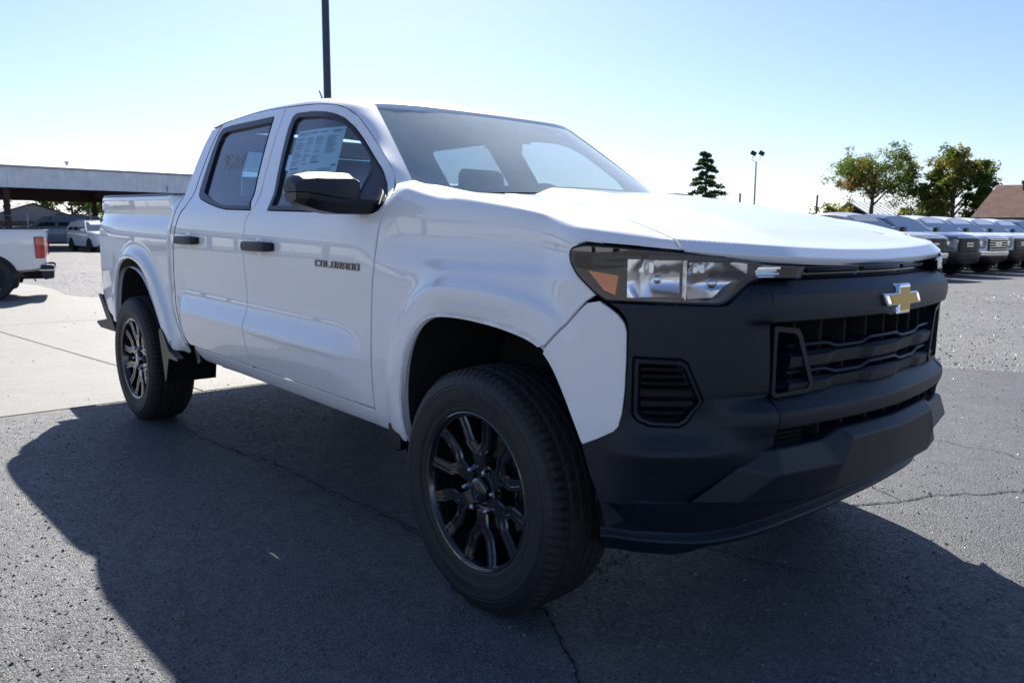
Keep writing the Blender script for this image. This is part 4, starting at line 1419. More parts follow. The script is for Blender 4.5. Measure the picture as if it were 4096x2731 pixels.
def handle(xc, tc, sg, length, parent):
    mb = MB()
    yb = -float(side(np.array([xc]), np.array([tc]))[0, 1])
    zc = float(side(np.array([xc]), np.array([tc]))[0, 2])
    h = length/2
    g = []
    for k, (dx, th, prj) in enumerate([(-h, .017, .022), (-h+.012, .021, .036), (-h+.04, .022, .044), (h-.04, .022, .044), (h-.012, .021, .036), (h, .017, .022)]):
        sec = [(-th, prj-.016), (-th*.9, prj-.004), (-th*.3, prj), (th*.3, prj), (th*.9, prj-.004), (th, prj-.016), (th*.7, prj-.024), (-th*.7, prj-.024)]
        g.append([(xc+dx, sg*(yb+d), zc+dz) for dz, d in sec])
    mb.grid(g, closed_v=True)
    mb.add(g[0], [tuple(range(8))]); mb.add(g[-1], [tuple(range(8))])
    mb.box((xc-h+.02, sg*(yb+.008), zc), (.03, .03, .03)); mb.box((xc+h-.02, sg*(yb+.008), zc), (.03, .03, .03))
    mb.build('door_handle', M['plastic'], parent, smooth=True, angle=40)
    # finger scoop behind the handle, a raised ring coloured greyer for the recess shade
    mb = MB()
    n = 20
    vs = []
    for rr, d in ((1.0, .0006), (.84, .0042), (.35, .0008)):
        for i in range(n):
            a = 2*math.pi*i/n
            px = np.sign(math.cos(a))*abs(math.cos(a))**.7*.047*rr; pz = np.sign(math.sin(a))*abs(math.sin(a))**.7*.043*rr
            q = side(np.array([xc+px]), np.array([tc+pz]))[0]
            vs.append((q[0], sg*(-q[1]+d), q[2]))
    fs = []
    for k in range(2):
        for i in range(n):
            j = (i+1) % n
            fs.append((k*n+i, k*n+j, (k+1)*n+j, (k+1)*n+i))
    fs.append(tuple(2*n+i for i in range(n)))
    mb.add(vs, fs); mb.build('handle_scoop', M['scoop_shade'], parent, smooth=True, angle=60)
M['scoop_shade'] = mat('white_paint_scoop_shade', (.72, .72, .71), .4, coat=1.0)  # body white greyed to carry the shade of the recess
handle(-1.560, 1.083, -1, .285, front_doors[0]); handle(-2.425, 1.083, -1, .285, rear_doors[0])
handle(-1.560, 1.083, 1, .285, front_doors[1]); handle(-2.425, 1.083, 1, .285, rear_doors[1])

# letter strokes for the door badge on a 4 x 6 lattice (chamfered block capitals)
GLY = {
    'C': [[(4, 1.6), (4, .4), (3.5, 0), (.5, 0), (0, .5), (0, 5.5), (.5, 6), (3.5, 6), (4, 5.6), (4, 4.4), (3.05, 4.4), (3.05, 5.05), (.95, 5.05), (.95, .95), (3.05, .95), (3.05, 1.6)]],
    'O': [[(.5, 0), (3.5, 0), (4, .5), (4, 5.5), (3.5, 6), (.5, 6), (0, 5.5), (0, .5)], [(.95, .95), (.95, 5.05), (3.05, 5.05), (3.05, .95)]],
    'L': [[(0, 0), (3.8, 0), (3.8, .95), (.95, .95), (.95, 6), (0, 6)]],
    'R': [[(0, 0), (.95, 0), (.95, 2), (1.9, 2), (2.9, 0), (4.2, 0), (3.1, 2.1), (4, 2.6), (4, 5.5), (3.5, 6), (0, 6)], [(.95, 3.1), (.95, 5.05), (3.05, 5.05), (3.05, 3.1)]],
    'A': [[(0, 0), (.95, 0), (.95, 1.6), (3.05, 1.6), (3.05, 0), (4, 0), (4, 5.2), (3.2, 6), (.8, 6), (0, 5.2)], [(.95, 3.05), (.95, 4.5), (1.5, 5.05), (2.5, 5.05), (3.05, 4.5), (3.05, 3.05)]],
    'D': [[(0, 0), (3.5, 0), (4, .5), (4, 5.5), (3.5, 6), (0, 6)], [(.95, .95), (.95, 5.05), (3.05, 5.05), (3.05, .95)]],
}
def badge(sg, parent):
    word = 'COLORADO'
    x = -1.050; pitch = .0425; wl = .0355/4; hz = .0262/6
    seq = word if sg < 0 else word[::-1]
    for i, ch in enumerate(seq):
        x0 = x+i*pitch
        bm_v = []; bm_f = []
        loops = GLY[ch]
        V = []; E = []
        for l in loops:
            o = len(V)
            V += [Vector(p) for p in l]; E += [(o+k, o+(k+1) % len(l)) for k in range(len(l))]
        res = delaunay_2d_cdt(V, E, [], 0, 1e-6)
        v2 = np.array([[p.x, p.y] for p in res[0]])
        fs = [tuple(f) for f in res[2]]
        keep = []
        for f in fs:
            c = v2[list(f)].mean(0)[None]
            if in_poly(c, np.array(loops[0]))[0] and not any(in_poly(c, np.array(h))[0] for h in loops[1:]): keep.append(f)
        def P3(a, b, d):
            xx = x0+(a if sg < 0 else 4-a)*wl+b*hz*.10*(1 if sg < 0 else -1)
            tt = 1.024+b*hz
            q = side(np.array([xx]), np.array([tt]))[0]
            return (q[0], sg*(-q[1]+d), q[2])
        mb = MB()
        n = len(v2)
        mb.add([P3(a, b, .0045) for a, b in v2], keep)
        for l in loops:
            m_ = len(l)
            mb.add([P3(a, b, .0045) for a, b in l]+[P3(a, b, -.001) for a, b in l], [(k, (k+1) % m_, m_+(k+1) % m_, m_+k) for k in range(m_)])
        mb.build('badge_letter', M['gloss_black'], parent)
badge(-1, front_doors[0]); badge(1, front_doors[1])
mb = MB(); mb.grid([[(-2.50+.07*math.cos(a)*math.cos(b), .03*math.sin(b)*math.cos(a), 1.785+.025*math.sin(a)) for b in np.linspace(-math.pi, math.pi, 13)] for a in np.linspace(0, math.pi/2, 5)])
mb.tube([(-2.51, 0, 1.80), (-2.60, 0, 1.92), (-2.67, 0, 2.015)], [.007, .006, .004], 6)
mb.build('aerial', M['plastic2'], truck, smooth=True)

# ------------------------------------------------------------------ cabin
mb = MB(); mb.box((-1.6, 0, .62), (2.1, 1.5, .04)); mb.build('cabin_floor', M['trim_grey'], truck)
g = []
for x in np.linspace(-1.08, -2.62, 12):
    ye = float(np.interp(-x, [1.08, 1.2, 1.35, 1.6, 2.4, 2.62], [.695, .680, .668, .658, .652, .655])); ze = float(np.interp(-x, [1.08, 1.2, 1.35, 1.6, 2.4, 2.62], [1.60, 1.645, 1.668, 1.690, 1.700, 1.690]))
    g.append([(x, -ye, ze)]+[(x, y, float(roof(x, y)[2])-.045-.02*(abs(y) > .5)) for y in np.linspace(-.60, .60, 9)]+[(x, ye, ze)])
MBh = MB(); MBh.grid(g); MBh.build('headliner', M['headliner'], truck, smooth=True)
# dashboard
mb = MB()
g = []
for y in np.linspace(-.76, .76, 19):
    hump = .02*math.exp(-((y-.38)/.22)**2)
    g.append([(-.34-.10*(y/.76)**2-.28*0, y, 1.262), (-.62, y, 1.285+hump*.5), (-.86, y, 1.275+hump), (-.92, y, 1.23+hump), (-.90, y, 1.10), (-.80, y, .80)])
mb.grid(g); dash = mb.build('dashboard', M['seat'], truck, smooth=True, angle=50)
mb = MB()
cx, cy, cz = -1.02, .40, 1.235
ring = []
for i in range(33):
    a = 2*math.pi*i/32
    ring.append((cx+.185*math.sin(a)*math.sin(R(25))*-1, cy+.185*math.cos(a), cz+.185*math.sin(a)*math.cos(R(25))))
mb.tube(ring, .016, 8, cap=False); mb.box((cx+.02, cy, cz), (.05, .14, .10)); mb.box((cx+.01, cy, cz), (.03, .34, .03))
mb.build('steering_wheel', M['seat'], truck, smooth=True, angle=40)
def seat(y, x, w=.50, bench=False):
    mb = MB()
    # cushion, backrest and headrest in one upholstered seat
    mb.box((x+.22, y, .86), (.52, w, .16))
    mb.prism([(x+.0, .86), (x-.10, .90), (x-.27, 1.30), (x-.25, 1.345), (x-.17, 1.34), (x-.04, 1.0)], lambda a, b, d: (a, y+d, b), -w/2*.96, w/2*.96)
    s = mb.build('seat', M['seat'], truck, bevel=.04, angle=30, segs=3)
    for yy in ([y] if not bench else [y-.33, y+.33]):
        mb = MB()
        mb.prism([(x-.245, 1.33), (x-.29, 1.36), (x-.285, 1.49), (x-.255, 1.515), (x-.20, 1.49), (x-.185, 1.37)], lambda a, b, d: (a, yy+d, b), -.135, .135)
        mb.build('headrest', M['seat'], s, bevel=.035, angle=30, segs=3)
        mb = MB()
        for dy in (-.06, .06): mb.tube([(x-.24, yy+dy, 1.30), (x-.24, yy+dy, 1.37)], .007, 6)
        mb.build('headrest_stem', M['chrome'], s)
seat(-.36, -1.36); seat(.40, -1.36); seat(0, -2.22, 1.26, True)
mb = MB(); mb.box((-1.35, .02, .92), (.7, .20, .28)); mb.build('centre_console', M['trim_grey'], truck, bevel=.02)
# inner skins of the doors and pillars
for sg in (-1, 1):
    for nm, xs in (('door_card', (-.72, -1.70)), ('door_card', (-1.74, -2.50))):
        mb = MB(); g = []
        for x in np.linspace(xs[0], xs[1], 6):
            g.append([(x, sg*(-float(side(np.array([x]), np.array([t]))[0, 1])-.05), t-.019*(x+.62)) for t in (.62, .8, 1.0, 1.15, 1.235)]+[(x, sg*(-float(side(np.array([x]), np.array([1.24]))[0, 1])-.012), 1.245-.019*(x+.62))])
        mb.grid(g); mb.build(nm, M['trim_grey'], truck, smooth=True, angle=50)
    mb = MB(); g = []
    for t in np.linspace(1.24, 1.70, 6):
        xa = np.interp(t, [1.24, 1.70], [-1.55, -1.70]); xb = np.interp(t, [1.24, 1.70], [-1.72, -1.87])
        yy = -float(side(np.array([xa]), np.array([t]))[0, 1])
        g.append([(xa, sg*(yy-.02), t+.02), (xa-.02, sg*(yy-.05), t+.02), (xb+.02, sg*(yy-.05), t+.02), (xb, sg*(yy-.02), t+.02)])
    mb.grid(g); mb.build('pillar_trim', M['headliner'], truck, smooth=True)
    mb = MB(); g = []
    for t in np.linspace(0, 1, 8):
        p = windshield(np.array([t]), np.array([-.99]))[0]
        g.append([(p[0]-.01, sg*-p[1], p[2]-.02), (p[0]-.05, sg*(-p[1]-.01), p[2]-.03), (p[0]-.10, sg*(-p[1]+.04), p[2]-.03)])
    mb.grid(g); mb.build('pillar_trim', M['trim_grey'], truck, smooth=True)
    mb = MB(); g = []
    for t in np.linspace(1.24, 1.68, 6):
        yy = -float(side(np.array([-2.58]), np.array([t]))[0, 1])
        g.append([(-2.46-.02*(t-1.24)/.44, sg*(yy-.02), t+.03), (-2.56, sg*(yy-.05), t+.03), (-2.655, sg*(yy-.06), t+.03), (-2.66, sg*.52, t+.03)])
    mb.grid(g); mb.build('pillar_trim', M['headliner'], truck, smooth=True)
# camera and mirror pod behind the top of the windshield
mb = MB(); mb.prism([(-.93, .10), (-1.06, .085), (-1.06, -.085), (-.93, -.10), (-.83, -.05), (-.83, .05)], lambda a, b, d: (a, b, 1.655-.42*(a+.95)+d-.03), -.015, .015)
mb.build('camera_pod', M['plastic2'], truck, bevel=.008)
mb = MB(); mb.box((-.98, .02, 1.575), (.03, .25, .065), rz=.15); mb.build('rear_view_mirror', M['plastic2'], truck, bevel=.012)
# price sheet inside the front passenger window
def on_glass(u, v, d=.018):
    """u across (0 rear..1 front), v up (0..1) on the front door glass"""
    bl, br, tl, tr = (-1.506, 1.335), (-1.125, 1.353), (-1.588, 1.61), (-1.189, 1.6075)
    v = v*1.03-.03
    x = (bl[0]*(1-u)+br[0]*u)*(1-v)+(tl[0]*(1-u)+tr[0]*u)*v; t = (bl[1]*(1-u)+br[1]*u)*(1-v)+(tl[1]*(1-u)+tr[1]*u)*v
    p = side(np.array([x]), np.array([t]))[0]
    return (p[0], p[1]+d+.004*math.sin(u*9), p[2]-.007)
mb = MB(); mb.grid([[on_glass(u, v) for v in np.linspace(0, 1, 10)] for u in np.linspace(0, 1, 12)])
sheet_o = mb.build('price_sheet', M['paper'], truck, smooth=True)
pr = MB()
def q_(u0, u1, v0, v1):
    pr.add([on_glass(a, b, .0165) for a, b in ((u0, v0), (u1, v0), (u1, v1), (u0, v1))], [(0, 1, 2, 3)])
rr = random.Random(3)
for c0, c1, n_ in ((.03, .24, 26), (.27, .46, 26), (.50, .68, 24), (.72, .95, 18)):
    for i in range(n_):
        v = .86-.0175*i
        if rr.random() < .15: continue
        q_(c0, c0+(c1-c0)*rr.uniform(.45, 1.0), v, v+.0065)
q_(.03, .97, .355, .385); q_(.50, .66, .43, .45); q_(.72, .97, .10, .104); q_(.03, .97, .02, .025)
for c0, c1 in ((.05, .3), (.36, .6), (.66, .95)):
    for i in range(9): q_(c0, c0+(c1-c0)*rr.uniform(.4, 1), .32-.026*i, .328-.026*i)
q_(.30, .50, .93, .95); q_(.56, .70, .93, .945); q_(.78, .95, .94, .952); q_(.78, .93, .92, .93)
for body, u0, v0, sz in (('21', .13, .22, .055), ('CHEVROLET', .145, .935, .022), ('$3,250', .34, .23, .022)):
    v, f = text_mesh(body, 1.0)
    pr.add([on_glass(u0+x*sz/.47, v0+y*sz/.285, .0165) for x, y, z in v], f)
pr.build('print', M['ink'], sheet_o)
# stock number in grease pencil on the rear door glass
strokes = [[(0, .9), (.15, 1), (.35, .85), (.3, .6), (.08, .55), (.05, .8), (.32, .85), (.3, .3), (.15, 0)], [(.75, 1), (.6, .5), (.62, .1), (.85, .05), (.9, .4), (.65, .42)], [(1.25, .9), (1.1, .5), (1.2, .1), (1.4, .2), (1.42, .7), (1.25, .9)],
           [(1.95, .95), (1.7, .85), (1.75, .6), (2.0, .35), (1.9, .05), (1.7, .15), (1.8, .45), (2.02, .75), (1.98, 1.1)]]
mb = MB()
for st in strokes:
    pp = catmull(st, 5)
    P3 = []
    for a, b in pp:
        x = -2.295+a*.124-.02*b; t = 1.450+b*.080-.004*a
        p = side(np.array([x]), np.array([t]))[0]
        P3.append((p[0], p[1]+.0085, p[2]))
    mb.tube(P3, .0011, 4)
mb.build('grease_pencil_number', mat('grease_pencil', (.50, .40, .32), .8), truck)
# ------------------------------------------------------------------ ground
def ground_mat(name, c0, c1, stone=140.0, bump=.004, patch=.6, rough=.85, warm=0.0, spots=.5):
    m = bpy.data.materials.new(name); m.use_nodes = True
    nt = m.node_tree; n = nt.nodes; b = n['Principled BSDF']
    L = nt.links.new
    tc = n.new('ShaderNodeTexCoord')
    v1 = n.new('ShaderNodeTexVoronoi'); v1.inputs['Scale'].default_value = stone; v1.inputs['Randomness'].default_value = 1
    L(tc.outputs['Object'], v1.inputs['Vector'])
    v2 = n.new('ShaderNodeTexVoronoi'); v2.inputs['Scale'].default_value = stone*.5
    L(tc.outputs['Object'], v2.inputs['Vector'])
    n1 = n.new('ShaderNodeTexNoise'); n1.inputs['Scale'].default_value = .55; n1.inputs['Detail'].default_value = 8; n1.inputs['Roughness'].default_value = .62
    L(tc.outputs['Object'], n1.inputs['Vector'])
    n2 = n.new('ShaderNodeTexNoise'); n2.inputs['Scale'].default_value = 7; n2.inputs['Detail'].default_value = 6; n2.inputs['Roughness'].default_value = .7
    L(tc.outputs['Object'], n2.inputs['Vector'])
    mx = n.new('ShaderNodeMix'); mx.data_type = 'RGBA'
    mx.inputs['A'].default_value = (*c0, 1); mx.inputs['B'].default_value = (*c1, 1)
    L(v1.outputs['Color'], mx.inputs['Factor'])
    a = n.new('ShaderNodeMath'); a.operation = 'ADD'
    L(n1.outputs['Fac'], a.inputs[0]); L(n2.outputs['Fac'], a.inputs[1])
    r = n.new('ShaderNodeMapRange'); r.inputs['From Min'].default_value = .7; r.inputs['From Max'].default_value = 1.3
    r.inputs['To Min'].default_value = 1-patch; r.inputs['To Max'].default_value = 1+patch
    L(a.outputs[0], r.inputs['Value'])
    sc = n.new('ShaderNodeVectorMath'); sc.operation = 'SCALE'
    L(mx.outputs['Result'], sc.inputs[0]); L(r.outputs[0], sc.inputs['Scale'])
    L(sc.outputs[0], b.inputs['Base Color'])
    b.inputs['Roughness'].default_value = rough
    b.inputs['Specular IOR Level'].default_value = .35
    h1 = n.new('ShaderNodeMath'); h1.operation = 'MULTIPLY_ADD'; h1.inputs[1].default_value = -.8
    L(v1.outputs['Distance'], h1.inputs[0]); L(v1.outputs['Color'], h1.inputs[2])
    h2 = n.new('ShaderNodeMath'); h2.operation = 'MULTIPLY_ADD'; h2.inputs[1].default_value = -.45
    L(v2.outputs['Distance'], h2.inputs[0]); L(h1.outputs[0], h2.inputs[2])
    h3 = n.new('ShaderNodeMath'); h3.operation = 'MULTIPLY_ADD'; h3.inputs[1].default_value = 1.2
    L(n2.outputs['Fac'], h3.inputs[0]); L(h2.outputs[0], h3.inputs[2])
    bp = n.new('ShaderNodeBump'); bp.inputs['Distance'].default_value = bump; bp.inputs['Strength'].default_value = 1
    L(h3.outputs[0], bp.inputs['Height']); L(bp.outputs[0], b.inputs['Normal'])
    # stones differ in gloss
    rr = n.new('ShaderNodeMapRange'); rr.inputs['To Min'].default_value = rough-.28; rr.inputs['To Max'].default_value = min(1, rough+.08)
    L(v2.outputs['Color'], rr.inputs['Value']); L(rr.outputs[0], b.inputs['Roughness'])
    return m
M['asphalt'] = ground_mat('old_asphalt', (.050, .052, .057), (.140, .140, .142), 150, .0040, .30, .74)
M['gravel'] = ground_mat('crushed_stone', (.10, .10, .099), (.22, .217, .213), 62, .012, .22, .80)
M['earth'] = ground_mat('dry_ground', (.14, .13, .10), (.20, .18, .13), 9, .02, .4, .95)
M['concrete'] = ground_mat('concrete', (.215, .209, .193), (.26, .253, .235), 260, .0006, .10, .86)
def flat(name, loop, z, m, step=None, kind='structure'):
    V = [Vector(p) for p in loop]
    E = [(i, (i+1) % len(loop)) for i in range(len(loop))]
    res = delaunay_2d_cdt(V, E, [], 1, 1e-6)
    o = mesh_obj(name, [(p.x, p.y, z) for p in res[0]], [f for f in res[2]], m, smooth=False)
    bm = bmesh.new(); bm.from_mesh(o.data)
    for f in bm.faces:
        if f.normal.z < 0: f.normal_flip()
    bm.to_mesh(o.data); bm.free()
    o['kind'] = kind
    return o
mesh_obj('ground', [(-1500, -1500, -.012), (1500, -1500, -.012), (1500, 1500, -.012), (-1500, 1500, -.012)], [(0, 1, 2, 3)], M['earth'], smooth=False)['kind'] = 'structure'
flat('gravel_lot', [(-75, -45), (60, -45), (60, 60), (-75, 60)], -.008, M['gravel'])
wig = [(x, 5.3+.35*math.sin(x*.7)+.22*math.sin(x*1.9+1)) for x in np.linspace(24, -3.92, 40)]
flat('asphalt_pavement', [(-3.92, -3.6), (24, -3.6)]+wig, -.004, M['asphalt'])
flat('concrete_apron', [(-3.925, -24), (24, -24), (24, -3.6), (-3.925, -3.6)], -.002, M['concrete'])
edge = [(-3.925, 2.6), (-8, 2.2), (-11.5, 1.75), (-12.6, 1.50), (-13.3, 1.15), (-13.9, 1.02), (-14.7, 1.10), (-15.5, 1.17), (-16.8, 1.18), (-18.2, 1.02), (-24, .9), (-34, .8)]
flat('concrete_slab', [(-34, -24), (-3.925, -24)]+edge, 0.0, M['concrete'])
M['joint'] = mat('joint_dirt', (.10, .095, .085), .95)
def strip_line(name, pts, w, z, m, jit=0.0, seed=1, rag=0.0, n=1):
    rr = random.Random(seed)
    P = catmull(pts, 10) if len(pts) > 2 else np.array([np.array(pts[0])+(np.array(pts[1])-np.array(pts[0]))*t for t in np.linspace(0, 1, 40)])
    L = []; Rr = []
    ox = 0
    for i, p in enumerate(P):
        t = P[min(i+1, len(P)-1)]-P[max(i-1, 0)]; t = t/(np.linalg.norm(t)+1e-9)
        nn = np.array([-t[1], t[0]])
        ox = ox*.6+rr.uniform(-jit, jit)
        ww = w*(1+rr.uniform(-rag, rag))
        L.append((*(p+nn*(ox+ww/2)), z)); Rr.append((*(p+nn*(ox-ww/2)), z))
    k = len(P)
    o = mesh_obj(name, L+Rr, [(i, k+i, k+i+1, i+1) for i in range(k-1)], m, smooth=False)
    o['kind'] = 'structure'
    return o
for pts in ([(-34, -3.4), (-3.93, -.33)], [(-9.4, -24), (-9.4, 2.1)], [(-15.2, -24), (-15.2, 1.12)], [(-34, -8.2), (-3.93, -5.2)]):
    strip_line('concrete_joint', pts, .012, .0035, M['joint'], .002, 3, .3)
M['crack'] = mat('crack_shadow', (.012, .012, .013), .95)
M['crack_fill'] = mat('crack_grit', (.13, .128, .12), .95, noise=(60, .5))
def walk(pts, jit, seed, n=14):
    rr = random.Random(seed); out = []
    for a, b in zip(pts[:-1], pts[1:]):
        a = np.array(a); b = np.array(b); L = np.linalg.norm(b-a); k = max(2, int(L/.07))
        for i in range(k):
            out.append(a+(b-a)*i/k+np.array([rr.gauss(0, jit), rr.gauss(0, jit)]))
    out.append(np.array(pts[-1]))
    return out
strip_line('pavement_crack', walk([(.30, .86), (.37, .92), (.46, 1.09), (.53, 1.26), (.59, 1.38), (.66, 1.46), (.79, 1.69), (1.1, 2.2)], .010, 5), .0085, .0, M['crack'], .003, 2, .6)
strip_line('pavement_crack', walk([(.46, 1.09), (.30, 1.20), (.15, 1.45), (.0, 1.9)], .012, 8), .005, .0, M['crack'], .003, 2, .6)
strip_line('pavement_crack', walk([(-.3, 2.6), (.15, 2.35), (.75, 2.3), (1.5, 2.5)], .02, 9), .006, .0, M['crack'], .003, 2, .6)
cl = [(-3.3, -.84), (-3.15, -.83), (-2.41, -.82), (-1.91, -.74), (-1.3, -.74), (-.99, -.72), (-.66, -.73), (-.2, -.77), (.17, -.82), (.35, -.90), (.52, -1.01), (.75, -1.2), (1.1, -1.6)]
strip_line('pavement_crack', walk(cl, .008, 15), .006, .0, M['crack'], .004, 4, .7)
for a, b in ((1, 6), (5, 11)):
    strip_line('crack_filling', walk([(p[0], p[1]+.008) for p in cl[a:b+1]], .006, 17+a), .009, .0015, M['crack_fill'], .004, 4, .8)
strip_line('pavement_crack', walk([(-.9, -.75), (-.7, -.35), (-.2, -.1), (.6, .1)], .012, 21), .006, .0, M['crack'], .003, 2, .6)
# loose stones, one mass
def stones(name, n, region, smin, smax, cols, seed, ztop=-.004):
    rr = np.random.default_rng(seed)
    vs = []; fs = []; mi = []
    base = np.array([(1, 0, 0), (-1, 0, 0), (0, 1, 0), (0, -1, 0), (0, 0, 1), (.6, .6, .55), (-.6, .55, .6)])
    base = np.array([(1, 0, 0), (.3, .95, 0), (-.8, .6, 0), (-.8, -.6, 0), (.3, -.95, 0), (.35, .25, .8), (-.35, .1, .85), (0, -.4, .7)])
    tri = [(0, 1, 5), (1, 2, 6), (1, 6, 5), (2, 3, 6), (3, 7, 6), (3, 4, 7), (4, 0, 5), (4, 5, 7), (5, 6, 7)]
    for i in range(n):
        x, y = region(rr)
        s = smin+(smax-smin)*rr.random()**3.2
        a = rr.random()*6.28
        q = base*(1+rr.uniform(-.3, .3, (8, 3)))*[s, s*rr.uniform(.6, 1), s*rr.uniform(.6, 1.1)]
        c, s_ = math.cos(a), math.sin(a)
        o = len(vs)
        vs += [(x+p[0]*c-p[1]*s_, y+p[0]*s_+p[1]*c, ztop+p[2]-.0005) for p in q]
        fs += [(o+a_, o+b_, o+c_) for a_, b_, c_ in tri]
        mi += [int(rr.integers(0, len(cols)))]*len(tri)
    ob = mesh_obj(name, vs, fs, cols, smooth=False)
    ob.data.polygons.foreach_set('material_index', mi)
    ob['kind'] = 'stuff'
    return ob
SC_ = [mat('stone_grey', (.075, .076, .078), .36), mat('stone_dark', (.045, .045, .047), .33), mat('stone_pale', (.12, .118, .114), .42)]
def reg_near(rr):
    """denser towards the camera's feet"""
    while True:
        x = rr.uniform(-3.8, 2.6); y = rr.uniform(-3.2, 5.2)
        d = math.hypot(x-1.84, y+2.45)
        if d > .5 and rr.random() < min(1, (1.9/d)**1.6): return x, y
stones('loose_stones', 26000, reg_near, .0018, .0085, SC_, 4)
def reg_left(rr):
    while True:
        x = rr.uniform(-3.8, .6); y = rr.uniform(-3.1, -1.1)
        if rr.random() < .35+.65*sstep(-2.5, 0, x): return x, y
stones('loose_stones', 11000, reg_left, .0020, .0065, SC_, 14)
def reg_lot(rr):
    while True:
        x = rr.uniform(-9, 3); y = 5.0+11*rr.random()**1.5
        if y > 5.3 or rr.random() < .3: return x, y
stones('gravel_stones', 14000, reg_lot, .005, .017, SC_, 5, -.008)
def reg_edge(rr):
    return -13+rr.uniform(-9, 9.0), 1.3+abs(rr.normal(0, 2.2))
stones('gravel_stones', 3500, reg_edge, .005, .015, SC_, 6, -.008)
def reg_conc(rr):
    return rr.uniform(-13, -4), rr.uniform(-6, 1.5)
stones('concrete_grit', 350, reg_conc, .003, .014, SC_, 8, .0)

# ------------------------------------------------------------------ other vehicles
PAINT = {}
def paint(name, col, **k):
    if name not in PAINT: PAINT[name] = mat(name, col, .4, coat=1.0, coat_rough=.03, **k)
    return PAINT[name]
M['car_glass'] = mat('dark_car_glass', (.012, .016, .018), .04, spec=.8)
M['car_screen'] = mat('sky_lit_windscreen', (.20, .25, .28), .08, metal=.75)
M['alloy'] = mat('silver_alloy', (.55, .56, .58), .25, metal=.9)
M['chrome2'] = mat('bright_trim', (.75, .76, .78), .15, metal=1.0)
def car_wheel_mesh(r, w, rim_r, spokes, rim_m):
    mb = MB()
    prof = [(rim_r, -w/2), (r*.93, -w/2), (r, -w/2+.03), (r, w/2-.03), (r*.93, w/2), (rim_r*1.04, w/2-.005), (rim_r, w/2-.015)]
    n = 36
    mb.grid([[(q*math.cos(2*math.pi*i/n), -o, q*math.sin(2*math.pi*i/n)) for q, o in prof] for i in range(n)], closed_u=True)
    return mb
def car_wheel(parent, loc, r, w, rim_r, m, spokes=6, side_=-1):
    t = car_wheel_mesh(r, w, rim_r, spokes, m).build('wheel', M['tyre'], parent, smooth=True, angle=40)
    t.location = loc
    if side_ > 0: t.rotation_euler = (0, 0, math.pi)
    mb = MB(); n = 30
    mb.grid([[(q*math.cos(2*math.pi*i/n), -o, q*math.sin(2*math.pi*i/n)) for q, o in ((rim_r, w/2-.012), (rim_r*.93, w/2-.014), (rim_r*.88, w/2-.06), (.001, w/2-.075))] for i in range(n)], closed_u=True)
    mb.mi = []
    for i in range(n): mb.mi += [0, 1, 1]
    for k in range(spokes):
        a = 2*math.pi*k/spokes+math.pi/2
        for da in (-.13, .13):
            p0 = np.array([.05*math.cos(a+da*2), .05*math.sin(a+da*2)]); p1 = np.array([rim_r*.95*math.cos(a+da), rim_r*.95*math.sin(a+da)])
            t_ = (p1-p0)/np.linalg.norm(p1-p0); nn = np.array([-t_[1], t_[0]])*.016
            o = w/2-.025
            q = [p0-nn, p0+nn, p1+nn, p1-nn]
            mb.add([(a_[0], -o, a_[1]) for a_ in q]+[(a_[0], -(o-.03), a_[1]) for a_ in q], [(0, 1, 2, 3), (0, 4, 5, 1), (2, 6, 7, 3), (1, 5, 6, 2), (3, 7, 4, 0)], 0)
    mb.grid([[(q*math.cos(2*math.pi*i/12), -o, q*math.sin(2*math.pi*i/12)) for q, o in ((.055, w/2-.05), (.05, w/2-.012), (.001, w/2-.010))] for i in range(12)], closed_u=True, mi=0)
    mb.build('rim', [m, M['liner']], t, smooth=True, angle=30)
    return t

def body_shell(parent, m, st, name='body'):
    """st: stations (x, z_low, z_top, half_width, crown, tuck)"""
    mb = MB(); g = []
    for x, zl, zt, w, cr, tk in st:
        half = [(0, zl), (w*.80, zl), (w*.955, zl+.05), (w*.985, zl+(zt-zl)*.28), (w, zl+(zt-zl)*.55), (w-.004, zt-.16), (w-tk*.25, zt-.07), (w-tk*.6, zt-.018), (w-tk, zt), (w*.45, zt+cr*.85), (0, zt+cr)]
        g.append([(x, -y, z) for y, z in half]+[(x, y, z) for y, z in half[-2:0:-1]])
    mb.grid(g, closed_v=True)
    k = len(g[0])
    mb.add(g[0], [tuple(range(k))]); mb.add(g[-1], [tuple(range(k))])
    return mb.build(name, m, parent, smooth=True, angle=42)

def arches(parent, xs, r, w, z, m_in, m_lip=None):
    for x in xs:
        for sg in (-1, 1):
            mb = MB(); n = 24
            pts = [(x+r*math.cos(a), max(z+r*math.sin(a), z-.18)) for a in np.linspace(-.55, math.pi+.55, n)]
            mb.add([(px, sg*(w+.004), pz) for px, pz in pts]+[(px, sg*(w-.3), pz) for px, pz in pts], [tuple(range(n))]+[(i, i+1, n+i+1, n+i) for i in range(n-1)])
            mb.build('wheel_arch', m_in, parent)
            if m_lip:
                mb = MB(); g = []
                for a in np.linspace(-.45, math.pi+.45, 22):
                    ca, sa = math.cos(a), math.sin(a)
                    g.append([(x+(r-.004)*ca, sg*(w-.02), z+(r-.004)*sa), (x+(r-.004)*ca, sg*(w+.018), z+(r-.004)*sa), (x+(r+.05)*ca, sg*(w+.014), z+(r+.05)*sa), (x+(r+.075)*ca, sg*(w-.012), z+(r+.075)*sa)])
                mb.grid(g); mb.build('arch_flare', m_lip, parent, smooth=True, angle=50)

